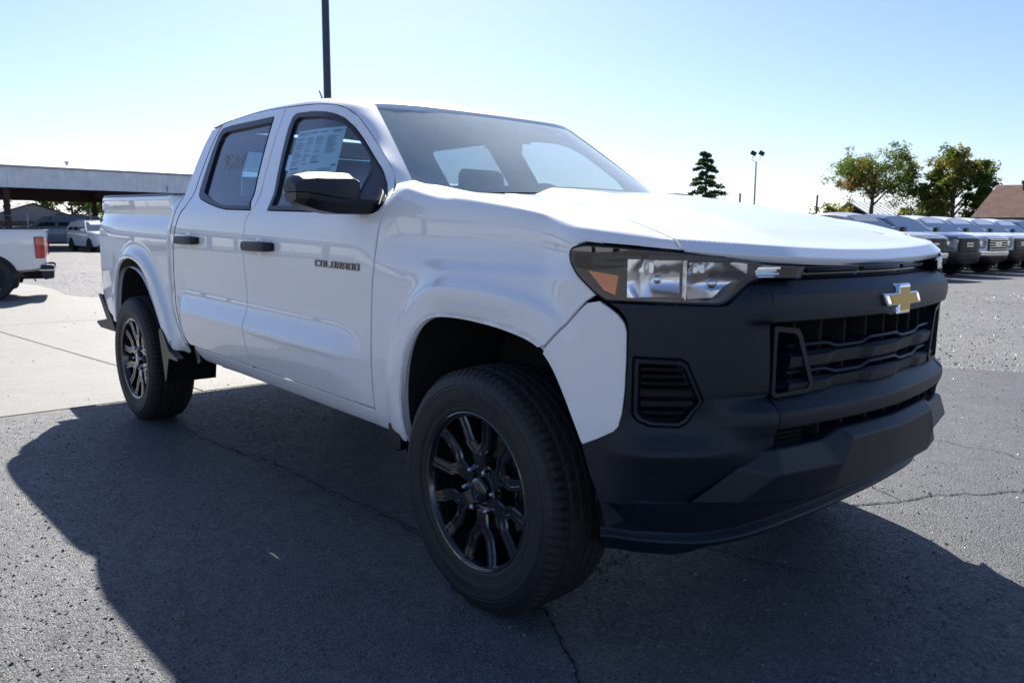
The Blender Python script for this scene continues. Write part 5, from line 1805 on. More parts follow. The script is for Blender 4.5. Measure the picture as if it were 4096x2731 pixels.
def greenhouse(parent, m, base, roof_, wb, wr, splits, roofs_crown=.05):
    """base: (x_front, z_front, x_rear, z_rear); roof_: (x_front, z, x_mid, z_mid, x_rear, z_rear)"""
    xf, zf, xr, zr = base; rf, rz, rm, rmz, rr_, rrz = roof_
    mb = MB()
    B = [(xf, zf), (xf-.6*(xf-xr), (zf+zr)/2), (xr, zr)]
    T = [(rf, rz), (rm, rmz), (rr_, rrz)]
    g = []
    xs = np.linspace(0, 1, 9)
    def bt(t): return (xf+(xr-xf)*t, zf+(zr-zf)*t)
    tp = catmull(T, 4)
    def tt(t):
        i = t*(len(tp)-1); k = min(int(i), len(tp)-2); return tp[k]+(tp[k+1]-tp[k])*(i-k)
    for t in xs:
        bx, bz = bt(t); tx, tz = tt(t)
        row = []
        for k, (u, cr) in enumerate(((0, 0), (.5, .012), (.93, .012))):
            row.append((bx+(tx-bx)*u, wb+(wr-wb)*u+cr, bz+(tz-bz)*u))
        row.append((tx, wr-.05, tz+.012)); row.append((tx, wr*.5, tz+roofs_crown*.8)); row.append((tx, 0, tz+roofs_crown))
        g.append([(x, -y, z) for x, y, z in row]+[(x, y, z) for x, y, z in row[-2::-1]])
    mb.grid(g)
    mb.add(g[0], [tuple(range(len(g[0])))]); mb.add(g[-1], [tuple(range(len(g[-1])))])
    cab = mb.build('cab', m, parent, smooth=True, angle=30)
    def P(t, u, sg, d=.006):
        bx, bz = bt(t); tx, tz = tt(t)
        return (bx+(tx-bx)*u, sg*(wb+(wr-wb)*u+.012*math.sin(math.pi*min(u, .93))+d), bz+(tz-bz)*u)
    for sg in (-1, 1):
        for t0, t1 in splits:
            q = MB()
            n = 6
            a = [P(t0+(t1-t0)*i/n, .06, sg) for i in range(n+1)]; b = [P(t0+.012+(t1-t0-.024)*i/n, .86, sg) for i in range(n+1)]
            q.grid([a, b]); q.build('side_window', M['car_glass'], parent)
    # windshield and rear window, set 8 mm proud of the shell
    for (x0, z0, x1, z1, nm, s) in ((xf, zf, rf, rz, 'windshield', 1), (xr, zr, rr_, rrz, 'rear_window', -1)):
        q = MB(); g = []
        for u in (.03, .5, .95):
            row = []
            for k in np.linspace(-1, 1, 9):
                w = (wb+(wr-wb)*u)*.95
                row.append((x0+(x1-x0)*u+s*(.012+.0*(1-k*k)), k*w, z0+(z1-z0)*u+.010))
            g.append(row)
        q.grid(g); q.build(nm, M['car_screen'], parent, smooth=True)
    return cab

def pickup(name, label, col, group, grille='bar', dark_bumper=False, brand='GMC', rim='alloy', lamp_red=False):
    o = empty(name); tag(o, label, 'pickup truck', group)
    W = .985
    st = [(.98, .60, 1.00, .42, .0, .05), (.95, .52, 1.13, .60, .01, .06), (.88, .48, 1.19, .76, .03, .10), (.78, .46, 1.225, .86, .04, .12), (.64, .44, 1.25, .935, .04, .14), (.48, .44, 1.27, .975, .05, .15), (.30, .44, 1.285, W, .05, .16), (-.35, .44, 1.31, W, .045, .15), (-.72, .44, 1.315, W, .02, .10),
          (-1.4, .44, 1.31, W, .0, .06), (-2.95, .44, 1.32, W, .0, .06), (-3.0, .46, 1.33, W, .0, .06), (-3.9, .48, 1.34, W+.01, .0, .05), (-4.70, .52, 1.345, W, .0, .05), (-4.76, .56, 1.335, W-.03, .0, .05)]
    body_shell(o, col, st)
    greenhouse(o, col, (-.62, 1.30, -2.98, 1.31), (-1.42, 1.80, -2.1, 1.885, -2.86, 1.83), .93, .72, [(.085, .47), (.52, .90)])
    arches(o, (0, -3.745), .47, W, .41, M['liner'], col)
    for x in (0, -3.745):
        for sg in (-1, 1):
            car_wheel(o, (x, sg*.86, .405), .405, .27, .255, M[rim], 6, sg)
    # front
    def quad(nm, pts, m, t=.02):
        q = MB(); n = len(pts)
        q.add([p for p in pts]+[(p[0]-t*2, p[1], p[2]) for p in pts], [tuple(range(n))]+[(i, (i+1) % n, n+(i+1) % n, n+i) for i in range(n)])
        return q.build(nm, m, o)
    fx = lambda y: .012+float(np.interp(abs(y), [0, .42, .60, .76, .86, .935, .985], [1.0, .985, .955, .885, .785, .645, .47]))
    gm = M['chrome2'] if grille == 'chrome' else M['plastic2']
    gl = [(y, .78+.06*(abs(y) > .4)) for y in (-.50, -.3, 0, .3, .50)]
    q = MB(); g = []
    for y in np.linspace(-.54, .54, 11):
        g.append([(fx(y)+.005, y, .72), (fx(y)+.018, y, .80), (fx(y)+.006, y, 1.12), (fx(y)-.04, y, 1.15)])
    q.grid(g); gr = q.build('grille', M['plastic2'] if grille != 'chrome' else M['black_void'], o, smooth=True)
    for z in (.80, .88, .96, 1.04, 1.11):
        q = MB(); g = []
        for y in np.linspace(-.52, .52, 11):
            g.append([(fx(y)+.005, y, z-.016), (fx(y)+.040, y, z-.012), (fx(y)+.040, y, z+.014), (fx(y)+.005, y, z+.018)])
        q.grid(g); q.build('grille_bar', gm if grille != 'black' else M['gloss_black'], gr)
    q = MB(); g = []
    for y in np.linspace(-.60, .60, 11): g.append([(fx(y)-.01, y, 1.14), (fx(y)+.024, y, 1.145), (fx(y)+.02, y, 1.18), (fx(y)-.05, y, 1.195)])
    q.grid(g); q.build('grille_top_bar', M['chrome2'] if grille == 'chrome' else col, o, smooth=True)
    for sg in (-1, 1):
        pts = [(fx(y_)+.014, sg*y_, z_) for y_, z_ in ((.56, 1.11), (.66, 1.13), (.76, 1.135), (.86, 1.13), (.94, 1.115), (.965, 1.08), (.94, 1.00), (.86, .90), (.76, .84), (.66, .84), (.60, .98))]
        hl = quad('headlight', pts, M['headlamp_dark'])
        for y, z, w_, h_ in ((.66, 1.03, .09, .09), (.80, 1.02, .08, .08)):
            q = MB(); q.box((fx(y)+.022, sg*y, z), (.02, w_, h_), rz=-sg*.55*y); q.build('lamp_reflector', M['chrome2'], hl)
        q = MB(); q.box((fx(.88)+.022, sg*.88, 1.095), (.02, .16, .025), rz=-sg*.72); q.build('marker_lamp', M['red_lens'] if not lamp_red else M['orange_lens'], hl)
        q = MB(); q.tube([(.62, sg*.975, .76), (.65, sg*.990, .70), (.64, sg*.990, .62)], .02, 6); q.build('vent_slot', M['black_void'], o)
        q = MB(); q.box((-.72, sg*1.10, 1.40), (.12, .24, .19), rz=sg*.15); q.build('side_mirror', col if sg < 0 else M['plastic2'], o, bevel=.03)
        q = MB(); q.tube([(.93, sg*.36, .52), (.985, sg*.36, .53), (.985, sg*.36, .58), (.93, sg*.36, .59)], .016, 6); q.build('tow_hook', M['red_lens'], o, smooth=True)
        for x in (-1.72, -2.72):
            q = MB(); q.box((x, sg*(W+.012), 1.13), (.17, .03, .035)); q.build('door_handle', col, o, bevel=.008)
    q = MB(); g = []
    bm_ = M['plastic2'] if dark_bumper else M['chrome2']
    for y in np.linspace(-.985, .985, 19):
        x = fx(y)*.9+.10
        g.append([(x-.05, y, .76), (x+.055, y, .74), (x+.06, y, .66), (x+.045, y, .60), (x-.03, y, .58)])
    q.grid(g); q.build('front_bumper', bm_, o, smooth=True, angle=40)
    q = MB(); g = []
    for y in np.linspace(-.95, .95, 17):
        x = fx(y)*.9+.09
        g.append([(x-.03, y, .61), (x+.035, y, .60), (x+.02, y, .48), (x-.05, y, .40), (x-.2, y, .38)])
    q.grid(g); q.build('bumper_valance', M['plastic2'], o, smooth=True, angle=40)
    v, f = text_mesh(brand, .115) if brand else ([], [])
    if brand:
        q = MB(); q.box((1.022, 0, .965), (.015, .34, .13)); q.build('badge_plate', M['chrome2'], o, bevel=.01)
        q = MB(); q.add([(1.032, x*1.15, .965+y) for x, y, z in v], f); q.build('badge_lettering', M['red_lens'], o)
    else:
        q = MB(); q.prism(bowtie(1.25, 0), lambda a, b, d: (1.00+d, -a, 1.00+b), 0, .04); q.build('badge', M['chrome2'], o, bevel=.004)
    # roof marker, aerial, tail
    q = MB(); q.prism([(-2.45, .0), (-2.62, .0), (-2.64, .07), (-2.60, .07)], lambda a, b, d: (a, d, 1.895+b), -.02, .02); q.build('aerial', M['plastic2'], o)
    for sg in (-1, 1):
        q = MB(); q.add([(-4.775, sg*.99, 1.22), (-4.775, sg*.78, 1.22), (-4.775, sg*.78, .86), (-4.775, sg*.99, .86), (-4.60, sg*1.002, 1.20), (-4.60, sg*1.002, .88)], [(0, 1, 2, 3), (0, 4, 5, 3)])
        q.build('tail_light', M['red_lens'], o)
    q = MB(); q.box((-4.80, 0, .60), (.22, 1.9, .20)); q.build('rear_bumper', bm_, o, bevel=.03)
    q = MB(); q.box((-1.9, 0, .42), (4.6, 1.5, .12)); q.build('chassis', M['liner'], o)
    return o
M['headlamp_dark'] = mat('smoked_lamp', (.22, .23, .24), .12, metal=.4, coat=1.0)
W_ = paint('bright_white_paint', (.78, .78, .77))
row = [(19.75, 'silver beige pickup, nearest of the row parked beyond the bonnet', paint('sand_silver_paint', (.44, .42, .39), ), 'bar', False, '', False),
       (22.20, 'slate grey pickup second in the row, between beige and white pickups', paint('slate_grey_paint', (.085, .11, .15)), 'bar', True, 'GMC', True),
       (24.60, 'white pickup with chrome grille right after the slate grey pickup', W_, 'chrome', False, 'GMC', True),
       (26.95, 'white pickup with black grille after the chrome grille pickup', W_, 'black', True, 'GMC', True),
       (29.30, 'fifth pickup of the row, white, only its front corner showing at the right edge', W_, 'bar', True, 'GMC', True),
       (31.75, 'sixth pickup of the row, white roof and glass showing above the others', W_, 'bar', False, 'GMC', True),
       (34.30, 'dark pickup furthest along the row at the right edge of the photo', paint('dark_grey_paint', (.05, .055, .06)), 'bar', True, 'GMC', True)]
for i, (y, lab, c, gr, db, br, lr) in enumerate(row):
    t = pickup('pickup_truck', lab, c, 'pickups parked in a row', gr, db, br, 'alloy')
    t.scale = (.925, .925, .925)
    t.location = (-7.15, y, -.008)
    t.rotation_euler = (0, 0, R(-11+[0, .6, -.5, .4, 0, .5, -.4][i]))

# white pickup whose tail shows at the left edge
def rear_pickup():
    o = empty('pickup_truck'); tag(o, 'older white pickup with red tail light, cut off at the left edge', 'pickup truck')
    c = W_
    Wd = .93
    st = [(.90, .55, 1.00, .80, .0, .05), (.82, .46, 1.12, .90, .03, .10), (.3, .44, 1.20, Wd, .05, .14), (-.6, .44, 1.24, Wd, .03, .10), (-2.6, .46, 1.25, Wd, .0, .05), (-3.0, .47, 1.27, Wd, .0, .03), (-3.8, .48, 1.28, Wd+.008, .0, .03), (-4.30, .53, 1.285, Wd-.012, .0, .03), (-4.375, .56, 1.285, Wd-.035, .0, .03), (-4.40, .60, 1.28, Wd-.06, .0, .03)]
    body_shell(o, c, st)
    greenhouse(o, c, (-.60, 1.23, -2.75, 1.24), (-1.25, 1.66, -1.9, 1.73, -2.5, 1.69), .87, .68, [(.09, .47), (.52, .92)])
    arches(o, (0, -3.50), .45, Wd, .40, M['liner'], None)
    for x in (0, -3.50):
        for sg in (-1, 1): car_wheel(o, (x, sg*.815, .39), .39, .26, .235, M['alloy'], 5, sg)
    for sg in (-1, 1):
        mb = MB()
        g = []
        for z in (.78, .81, .90, 1.02, 1.10, 1.13):
            k = .02 if z in (.78, 1.13) else 0
            bow = .02*math.sin((z-.78)/.35*math.pi)
            g.append([(-4.255-k*.4+.03*(z-.74), sg*(Wd+.004), z), (-4.31, sg*(Wd+.008+bow*.3), z), (-4.375-bow*.5, sg*(Wd-.03), z), (-4.408-bow, sg*(Wd-.13), z)])
        mb.grid(g); tl = mb.build('tail_light', M['red_lens'], o, smooth=True)
        mb = MB(); mb.grid([[(p[0]+.0, p[1]-sg*.0035, p[2]) for p in r] for r in [[(-4.238, sg*(Wd+.004), .762), (-4.31, sg*(Wd+.006), .762), (-4.38, sg*(Wd-.03), .762)], [(-4.225, sg*(Wd+.004), 1.145), (-4.31, sg*(Wd+.006), 1.15), (-4.38, sg*(Wd-.03), 1.15)]]])
        mb.build('lamp_bezel', M['gloss_black'], tl)
        mb = MB(); mb.grid([[(-4.30, sg*(Wd+.014), z), (-4.37, sg*(Wd-.012), z)] for z in (.93, 1.0)]); mb.build('reverse_lens', mat('deep_red_lens', (.22, .01, .01), .15, coat=1.0), tl)
        mb = MB(); mb.prism([(-4.30, .64), (-4.50, .64), (-4.52, .60), (-4.505, .40), (-4.36, .37), (-4.30, .43)], lambda a, b, d: (a, sg*d, b), .55, Wd-.03); mb.build('bumper_end', M['plastic'], o, bevel=.015)
        mb = MB(); mb.box((-4.40, sg*(Wd-.14), .545), (.26, .24, .028)); mb.build('bumper_step', M['alloy'], o, bevel=.006)
        mb = MB(); mb.prism([(-3.86, .50), (-3.98, .50), (-4.06, .44), (-3.86, .40)], lambda a, b, d: (a, sg*d, b), Wd-.14, Wd+.006); mb.build('mud_flap', M['plastic2'], o)
    mb = MB(); mb.box((-4.44, 0, .48), (.14, 1.3, .22)); mb.build('rear_bumper', M['chrome2'], o, bevel=.02)
    mb = MB(); mb.box((-3.6, 0, .44), (1.5, 1.1, .14)); mb.tube([(-4.1, .3, .42), (-3.6, .35, .38)], .05, 8); mb.tube([(-4.15, .55, .42), (-4.20, .56, .32)], .012, 6); mb.build('chassis', M['liner'], o, smooth=True)
    mb = MB(); g = []
    for x in np.linspace(-2.9, -4.38, 8):
        for_ = []
    for sg in (-1, 1):
        mb.grid([[(x, sg*(Wd-.02), 1.288), (x, sg*(Wd-.01), 1.300), (x, sg*(Wd-.09), 1.300)] for x in (-2.9, -4.36)])
    mb.build('bed_rail_cap', M['plastic2'], o)
    mb = MB(); mb.prism([(-4.33, 1.286), (-4.43, 1.283), (-4.44, 1.26), (-4.39, 1.25)], lambda a, b, d: (a, d, b), -.72, .72); mb.build('tailgate_spoiler', c, o, bevel=.008)
    return o
rp = rear_pickup()
def place_rear(o, rear_contact, heading):
    """put the rear wheel nearest the camera on the given ground point"""
    th = heading
    h = np.array([math.cos(th), math.sin(th)]); l = np.array([-h[1], h[0]])
    p = np.array(rear_contact)-l*.81+h*2.934
    o.location = (p[0], p[1], 0.0); o.rotation_euler = (0, 0, th)
rp.scale = (.9, .9, .9)
place_rear(rp, (-13.29, -.42), R(-103))

# SUVs by the shed
def suv(name, label, col, rimm, scale=1.0):
    o = empty(name); tag(o, label, 'suv')
    Wd = .95
    st = [(.92, .42, .84, .70, .0, .05), (.88, .30, .92, .84, .02, .08), (.70, .24, 1.00, .90, .04, .14), (.2, .24, 1.06, Wd, .05, .18), (-.5, .24, 1.10, Wd, .02, .10), (-2.4, .26, 1.13, Wd, .0, .06), (-3.5, .30, 1.15, Wd-.01, .0, .07), (-3.85, .36, 1.12, Wd-.06, .0, .08), (-3.95, .46, 1.02, Wd-.12, .0, .06)]
    body_shell(o, col, st)
    greenhouse(o, col, (-.40, 1.08, -3.86, 1.13), (-1.22, 1.62, -2.2, 1.70, -3.55, 1.62), .90, .68, [(.10, .36), (.39, .64), (.67, .90)])
    arches(o, (0, -2.85), .41, Wd, .34, M['liner'], None)
    for x in (0, -2.85):
        for sg in (-1, 1): car_wheel(o, (x, sg*.83, .36), .36, .24, .25, rimm, 5, sg)
    for sg in (-1, 1):
        q = MB(); q.add([(.66, sg*.915, .93), (.50, sg*.935, 1.00), (.72, sg*.86, .985), (.86, sg*.80, .90), (.84, sg*.82, .82)], [(0, 1, 2, 3, 4)]); q.build('headlight', M['chrome2'], o)
        q = MB(); q.box((-.62, sg*1.03, 1.16), (.10, .20, .15)); q.build('side_mirror', col, o, bevel=.03)
        q = MB(); q.add([(-3.86, sg*.90, 1.08), (-3.93, sg*.80, 1.06), (-3.95, sg*.80, .90), (-3.88, sg*.89, .90)], [(0, 1, 2, 3)]); q.build('tail_light', M['red_lens'], o)
        q = MB(); q.tube([(-1.5, sg*.60, 1.72), (-1.6, sg*.60, 1.755), (-3.2, sg*.58, 1.74), (-3.3, sg*.58, 1.70)], .016, 6); q.build('roof_rail', M['chrome2'], o, smooth=True)
        for x in (-1.5, -2.5):
            q = MB(); q.box((x, sg*(Wd+.012), .98), (.16, .03, .035)); q.build('door_handle', col, o)
    q = MB(); g = []
    for y in np.linspace(-.55, .55, 9): g.append([(.935-.06*(y/.55)**2, y, .60), (.93-.06*(y/.55)**2, y, .85)])
    q.grid(g); q.build('grille', M['plastic2'], o)
    q = MB(); q.box((.86, 0, .36), (.14, 1.5, .14)); q.build('front_bumper', M['plastic2'], o, bevel=.03)
    o.scale = (scale,)*3
    return o
s1 = suv('suv', 'white suv parked in the shade in front of the metal shed', W_, M['chrome2'], .95)
s1.location = (-42.9, 9.5, -.008); s1.rotation_euler = (0, 0, R(4))
s2 = suv('suv', 'blue grey suv parked under the shed behind the white suv', paint('steel_blue_paint', (.16, .22, .32)), M['alloy'], 1.16)
s2.location = (-53.5, 7.6, -.008); s2.rotation_euler = (0, 0, R(250))
# ------------------------------------------------------------------ shed, fence, house, poles
M['tin'] = mat('pale_ribbed_metal', (.80, .81, .80), .45, noise=(2.0, .12))
M['tin_roof'] = mat('weathered_roof_metal', (.62, .60, .57), .55, noise=(1.2, .2))
M['rust'] = mat('dark_red_steel', (.045, .022, .022), .7, noise=(4, .3))
M['wood'] = mat('weathered_wood', (.10, .085, .07), .9, noise=(5, .3))
M['galv'] = mat('galvanised_steel', (.35, .36, .37), .45, metal=.7)
XS = -47.5
def shed():
    o = empty('open_shed', (XS, 12, 0)); tag(o, 'long open metal shed with pale ribbed fascia on dark steel posts', 'shed')
    y0, y1 = -40, 52; dz = 16.0
    def pt(x, y, z): return (x-XS, y-12, z)
    # ribbed fascia sheet
    mb = MB(); g = []
    y = y0
    k = 0
    rib = []
    while y < y1:
        rib += [(y, 0), (y+.20, 0), (y+.23, .035), (y+.29, .035), (y+.32, 0)]
        y += .36
    mb.grid([[pt(XS+d, yy, 3.30) for yy, d in rib], [pt(XS+d, yy, 4.36) for yy, d in rib]])
    mb.build('fascia_sheet', M['tin'], o)
    mb = MB(); mb.box(pt(XS+.06, (y0+y1)/2, 4.42), (.16, y1-y0, .09)); mb.build('gutter', mat('blue_grey_gutter', (.50, .52, .55), .5), o, bevel=.02)
    mb = MB(); mb.add([pt(XS+.12, y0, 4.47), pt(XS+.12, y1, 4.47), pt(XS-dz*.5, y1, 5.36), pt(XS-dz*.5, y0, 5.36), pt(XS-dz, y0, 4.47), pt(XS-dz, y1, 4.47),
                       pt(XS+.12, y0, 4.42), pt(XS+.12, y1, 4.42), pt(XS-dz*.5, y1, 5.31), pt(XS-dz*.5, y0, 5.31), pt(XS-dz, y0, 4.42), pt(XS-dz, y1, 4.42)],
                      [(0, 1, 2, 3), (3, 2, 5, 4), (6, 9, 8, 7), (9, 10, 11, 8), (0, 6, 7, 1), (4, 5, 11, 10)])
    mb.build('roof', M['tin_roof'], o)
    mb = MB(); g = [[pt(XS-dz, yy+.0, 3.1), pt(XS-dz, yy, 4.36)] for yy in np.linspace(y0, y1, 20)]
    mb.grid(g); mb.build('rear_fascia', M['rust'], o)
    for yy in np.arange(-35.0, 52, 8.2):
        for xx in (XS-.36, XS-dz+.2):
            mb = MB()
            w = .17
            mb.box(pt(xx, yy, 1.85), (.30, .05, 3.8)); mb.box(pt(xx-.13, yy, 1.85), (.05, .26, 3.8)); mb.box(pt(xx+.13, yy, 1.85), (.05, .26, 3.8))
            mb.build('steel_post', M['rust'], o)
        mb = MB(); mb.box(pt(XS-dz/2, yy, 3.55), (dz, .10, .34)); mb.build('roof_beam', M['rust'], o)
        mb = MB(); mb.tube([pt(XS-dz+.3, yy, 2.4), pt(XS-dz+.3, yy+1.3, 3.5)], .06, 6); mb.tube([pt(XS-.2, yy, 2.6), pt(XS-.2, yy-1.1, 3.5)], .06, 6); mb.build('knee_brace', M['rust'], o)
    mb = MB()
    for k in range(9):
        xx = XS-.5-k*1.85; z = 4.30+min(k, 8-k)*.20
        mb.box(pt(xx, (y0+y1)/2, z), (.08, y1-y0, .18))
    mb.build('purlins', M['rust'], o)['kind'] = 'stuff'
    mb = MB(); mb.tube([pt(XS-3, 9.6, 4.5), pt(XS-3, 9.6, 4.95)], .07, 8); mb.tube([pt(XS-3, 9.6, 4.92), pt(XS-3, 9.6, 5.02)], .13, 8); mb.build('roof_vent', M['galv'], o)
shed()
def chain_fence():
    o = empty('chain_link_fence', (-40, 6, 0)); tag(o, 'chain link fence with thin steel posts in front of the shed', 'fence')
    xf = -47.0
    def pt(x, y, z): return (x+40, y-6, z)
    for i, y in enumerate(np.arange(-24, 32, 3.05)):
        mb = MB(); mb.tube([pt(xf, y+.25, 0), pt(xf, y+.25, 1.95+.35*(i % 2))], .03, 8); mb.build('fence_post', M['galv'], o, smooth=True)
    mb = MB(); mb.tube([pt(xf, -24, 1.82), pt(xf, 32, 1.82)], .02, 6); mb.build('top_rail', M['galv'], o, smooth=True)
    mb = MB()
    for s in (-1, 1):
        for y in np.arange(-26, 34, .30):
            a = (xf, y, .05); b = (xf, y+s*1.75, 1.80)
            mb.tube([pt(*a), pt(*b)], .0035, 3, cap=False)
    mb.build('wire_mesh', M['galv'], o)['kind'] = 'stuff'
chain_fence()

def house():
    o = empty('brown_roof_house', (-16, 66, 0)); tag(o, 'low white house with brown shingle hip roof at the right edge', 'house')
    A = np.array([-20.9, 66.2]); e = np.array([.95, .312]); bk = np.array([-.312, .95])
    c0 = np.array([-16, 66])
    def P(a, b, z):
        q = A+e*a+bk*b-c0
        return (q[0], q[1], z)
    L, Wd = 24, 13
    mb = MB()
    q = [P(.35, .35, 0), P(L-.35, .35, 0), P(L-.35, Wd-.35, 0), P(.35, Wd-.35, 0)]
    mb.add(q+[(x, y, 2.42) for x, y, z in q], [(0, 1, 5, 4), (1, 2, 6, 5), (2, 3, 7, 6), (3, 0, 4, 7)])
    mb.build('wall', mat('white_siding', (.70, .72, .74), .6, noise=(3, .05)), o)
    for k in np.arange(1.5, 23, 2.4):
        mb = MB(); a, b = P(k, .345, 0), P(k+.03, .345, 0)
        mb.add([a, b, (b[0], b[1], 2.4), (a[0], a[1], 2.4)], [(0, 1, 2, 3)]); mb.build('siding_joint', M['joint'], o)
    shing = mat('brown_shingles', (.27, .160, .115), .9, noise=(1.6, .22))
    nt = shing.node_tree
    # courses of shingles as overlapping strips, built as real steps
    rl, rr_, rb = P(1.7, 5.2, 5.2), P(L-3.2, 5.2, 5.2), None
    cn = [P(0, 0, 2.46), P(L, 0, 2.46), P(L, Wd, 2.46), P(0, Wd, 2.46)]
    rr2 = random.Random(5)
    mb = MB()
    def slope(p0, p1, q0, q1, n=34):
        p0, p1, q0, q1 = map(np.array, (p0, p1, q0, q1))
        for i in range(n):
            a0 = p0+(q0-p0)*i/n; a1 = p1+(q1-p1)*i/n; b0 = p0+(q0-p0)*(i+1)/n; b1 = p1+(q1-p1)*(i+1)/n
            up = np.array([0, 0, .03])
            mb.add([tuple(a0+up), tuple(a1+up), tuple(b1), tuple(b0), tuple(a0), tuple(a1)], [(0, 1, 2, 3), (4, 5, 1, 0)])
    slope(cn[0], cn[1], rl, rr_); slope(cn[2], cn[3], rr_, rl); slope(cn[3], cn[0], rl, rl); slope(cn[1], cn[2], rr_, rr_)
    mb.build('shingle_roof', shing, o)
    mb = MB()
    for i in range(4):
        a = np.array(cn[i]); b = np.array(cn[(i+1) % 4])
        mb.add([tuple(a), tuple(b), tuple(b-[0, 0, .14]), tuple(a-[0, 0, .14])], [(0, 1, 2, 3)])
    mb.build('fascia_board', mat('brown_trim', (.05, .03, .025), .6), o)
    a = P(3.6, 4.4, 0)
    mb = MB(); mb.tube([(a[0], a[1], 4.6), (a[0], a[1], 5.25)], .17, 10); mb.tube([(a[0], a[1], 5.2), (a[0], a[1], 5.48)], .27, 10); mb.build('roof_pipe', mat('dark_red_pipe', (.05, .02, .025), .5), o, smooth=True, angle=40)
    b = P(4.9, 4.6, 0)
    mb = MB()
    mb.box((b[0], b[1], 5.3), (.55, .55, 1.3)); mb.box((b[0], b[1], 6.05), (1.2, 1.2, .62)); mb.box((b[0], b[1], 6.40), (1.0, 1.0, .10)); mb.box((b[0]+.8, b[1]-.9, 4.9), (.5, .5, 2.0))
    mb.build('roof_ventilator', M['galv'], o, bevel=.02)
house()
def barn():
    o = empty('grey_metal_building', (-42, 108, 0)); tag(o, 'grey green ribbed metal roof of a building half hidden behind the trees', 'building')
    mb = MB()
    e = np.array([.668, .743]); bk = np.array([-.743, .668]); c = np.array([-44.2, 100.7])
    def P(a, b, z):
        q = e*a+bk*b+c-np.array([-42, 108]); return (q[0], q[1], z)
    mb.add([P(0, 0, 0), P(16, 0, 0), P(16, 0, 3.4), P(0, 0, 3.4), P(0, 14, 0), P(16, 14, 0), P(16, 14, 3.4), P(0, 14, 3.4)], [(0, 1, 2, 3), (1, 5, 6, 2), (5, 4, 7, 6), (4, 0, 3, 7)])
    mb.build('wall', M['tin'], o)
    mb = MB(); g = []
    a = 0
    pr = []
    while a < 16.2:
        pr += [(a, 0), (a+.36, 0), (a+.42, .09), (a+.54, .09), (a+.60, 0)]; a += .66
    for t, z, b in ((0, 3.4, -.4), (1, 5.5, 7), (2, 3.4, 14.4)):
        g.append([P(q, b, z+d) for q, d in pr])
    mb.grid(g); mb.build('ribbed_roof', mat('grey_green_metal', (.30, .33, .32), .5, noise=(1, .1)), o)
barn()
def white_building():
    """long low showroom across the lot behind the viewer; it shows only as a reflection in the doors"""
    o = empty('showroom_building', (-8, -46, 0)); tag(o, 'long low white building with dark windows, reflected in the truck doors', 'building')
    mb = MB(); mb.box((0, -8, 2.3), (84, 16, 4.6)); mb.build('wall', mat('white_metal_wall', (.72, .72, .71), .6, noise=(.6, .06)), o)
    mb = MB(); mb.box((0, .15, 4.68), (85, .5, .16)); mb.build('eave_trim', M['galv'], o)
    for k, (x, w, z0, z1) in enumerate([(-34, 4, 0, 3), (-26, 6, 1.2, 2.8), (-17, 3, 0, 2.4), (-11, 7, 1.1, 2.9), (-1, 5, 1.1, 2.9), (7, 2.2, 0, 2.3), (12, 6, 1.1, 2.9), (22, 5, 0, 3.4), (31, 5, 1.2, 2.8)]):
        mb = MB(); mb.box((x, .03, (z0+z1)/2), (w, .08, z1-z0)); fr = mb.build('window', M['plastic2'], o)
        mb = MB(); mb.box((x, .06, z1+.05), (w+.2, .06, .1)); mb.build('window_head', M['galv'], fr)
white_building()

def lamp_pole():
    o = empty('lamp_post', (-20.55, 10.0, -.008)); tag(o, 'tall dark pole rising behind the cab roof', 'pole')
    mb = MB(); mb.tube([(0, 0, 0), (0, 0, 10.5)], [.125, .108], 20); mb.build('pole', mat('dark_bronze_paint', (.035, .045, .065), .45), o, smooth=True, angle=50)
    mb = MB(); mb.box((0, 0, .02), (.42, .42, .04)); mb.build('base_plate', M['galv'], o)
    mb = MB(); mb.box((.14, 0, 1.0), (.03, .10, .16)); mb.build('hand_hole_cover', M['galv'], o)
lamp_pole()
def flood_pole():
    o = empty('floodlight_pole', (-37.0, 61.3, 0)); tag(o, 'slim grey pole with two floodlights beyond the bonnet', 'floodlight pole')
    mb = MB(); mb.tube([(0, 0, 0), (0, 0, 7.4)], [.10, .065], 10); mb.build('pole', M['galv'], o, smooth=True)
    e = np.array([.668, .743])
    mb = MB(); mb.tube([(-.32*e[0], -.32*e[1], 7.9), (-.32*e[0], -.32*e[1], 7.5), (0, 0, 7.35), (.32*e[0], .32*e[1], 7.5), (.32*e[0], .32*e[1], 7.9)], .03, 6); mb.build('bracket', M['galv'], o, smooth=True)
    for s in (-1, 1):
        mb = MB(); mb.box((s*.36*e[0]+.1, s*.36*e[1], 8.12), (.5, .34, .36), rz=.6, ry=.5*1); mb.build('floodlight', M['plastic2'], o, bevel=.04)
flood_pole()
def utility_pole(loc, h, label, arm=True, lean=0.0):
    o = empty('utility_pole', loc); tag(o, label, 'utility pole')
    mb = MB(); mb.tube([(0, 0, 0), (lean, lean, h)], [.14, .10], 8); mb.build('pole', M['wood'], o, smooth=True)
    if arm:
        mb = MB(); mb.box((lean, lean, h-.25), (.12, 1.9, .12), rz=-.7); mb.build('cross_arm', M['wood'], o)
    return o
def at_px(u, v, d):
    """a point d metres in front of the camera for the calibrated view, used once to site far things"""
    pass
utility_pole((-46.0, 66.5, 0), 4.5, 'far utility pole with cross arm left of the floodlight pole')
utility_pole((-46.5, 74.0, 0), 5.4, 'far bare utility pole close to the floodlight pole', False)
utility_pole((-40.2, 78.6, 0), 5.2, 'short bare pole between the floodlight pole and the trees', False, .1)

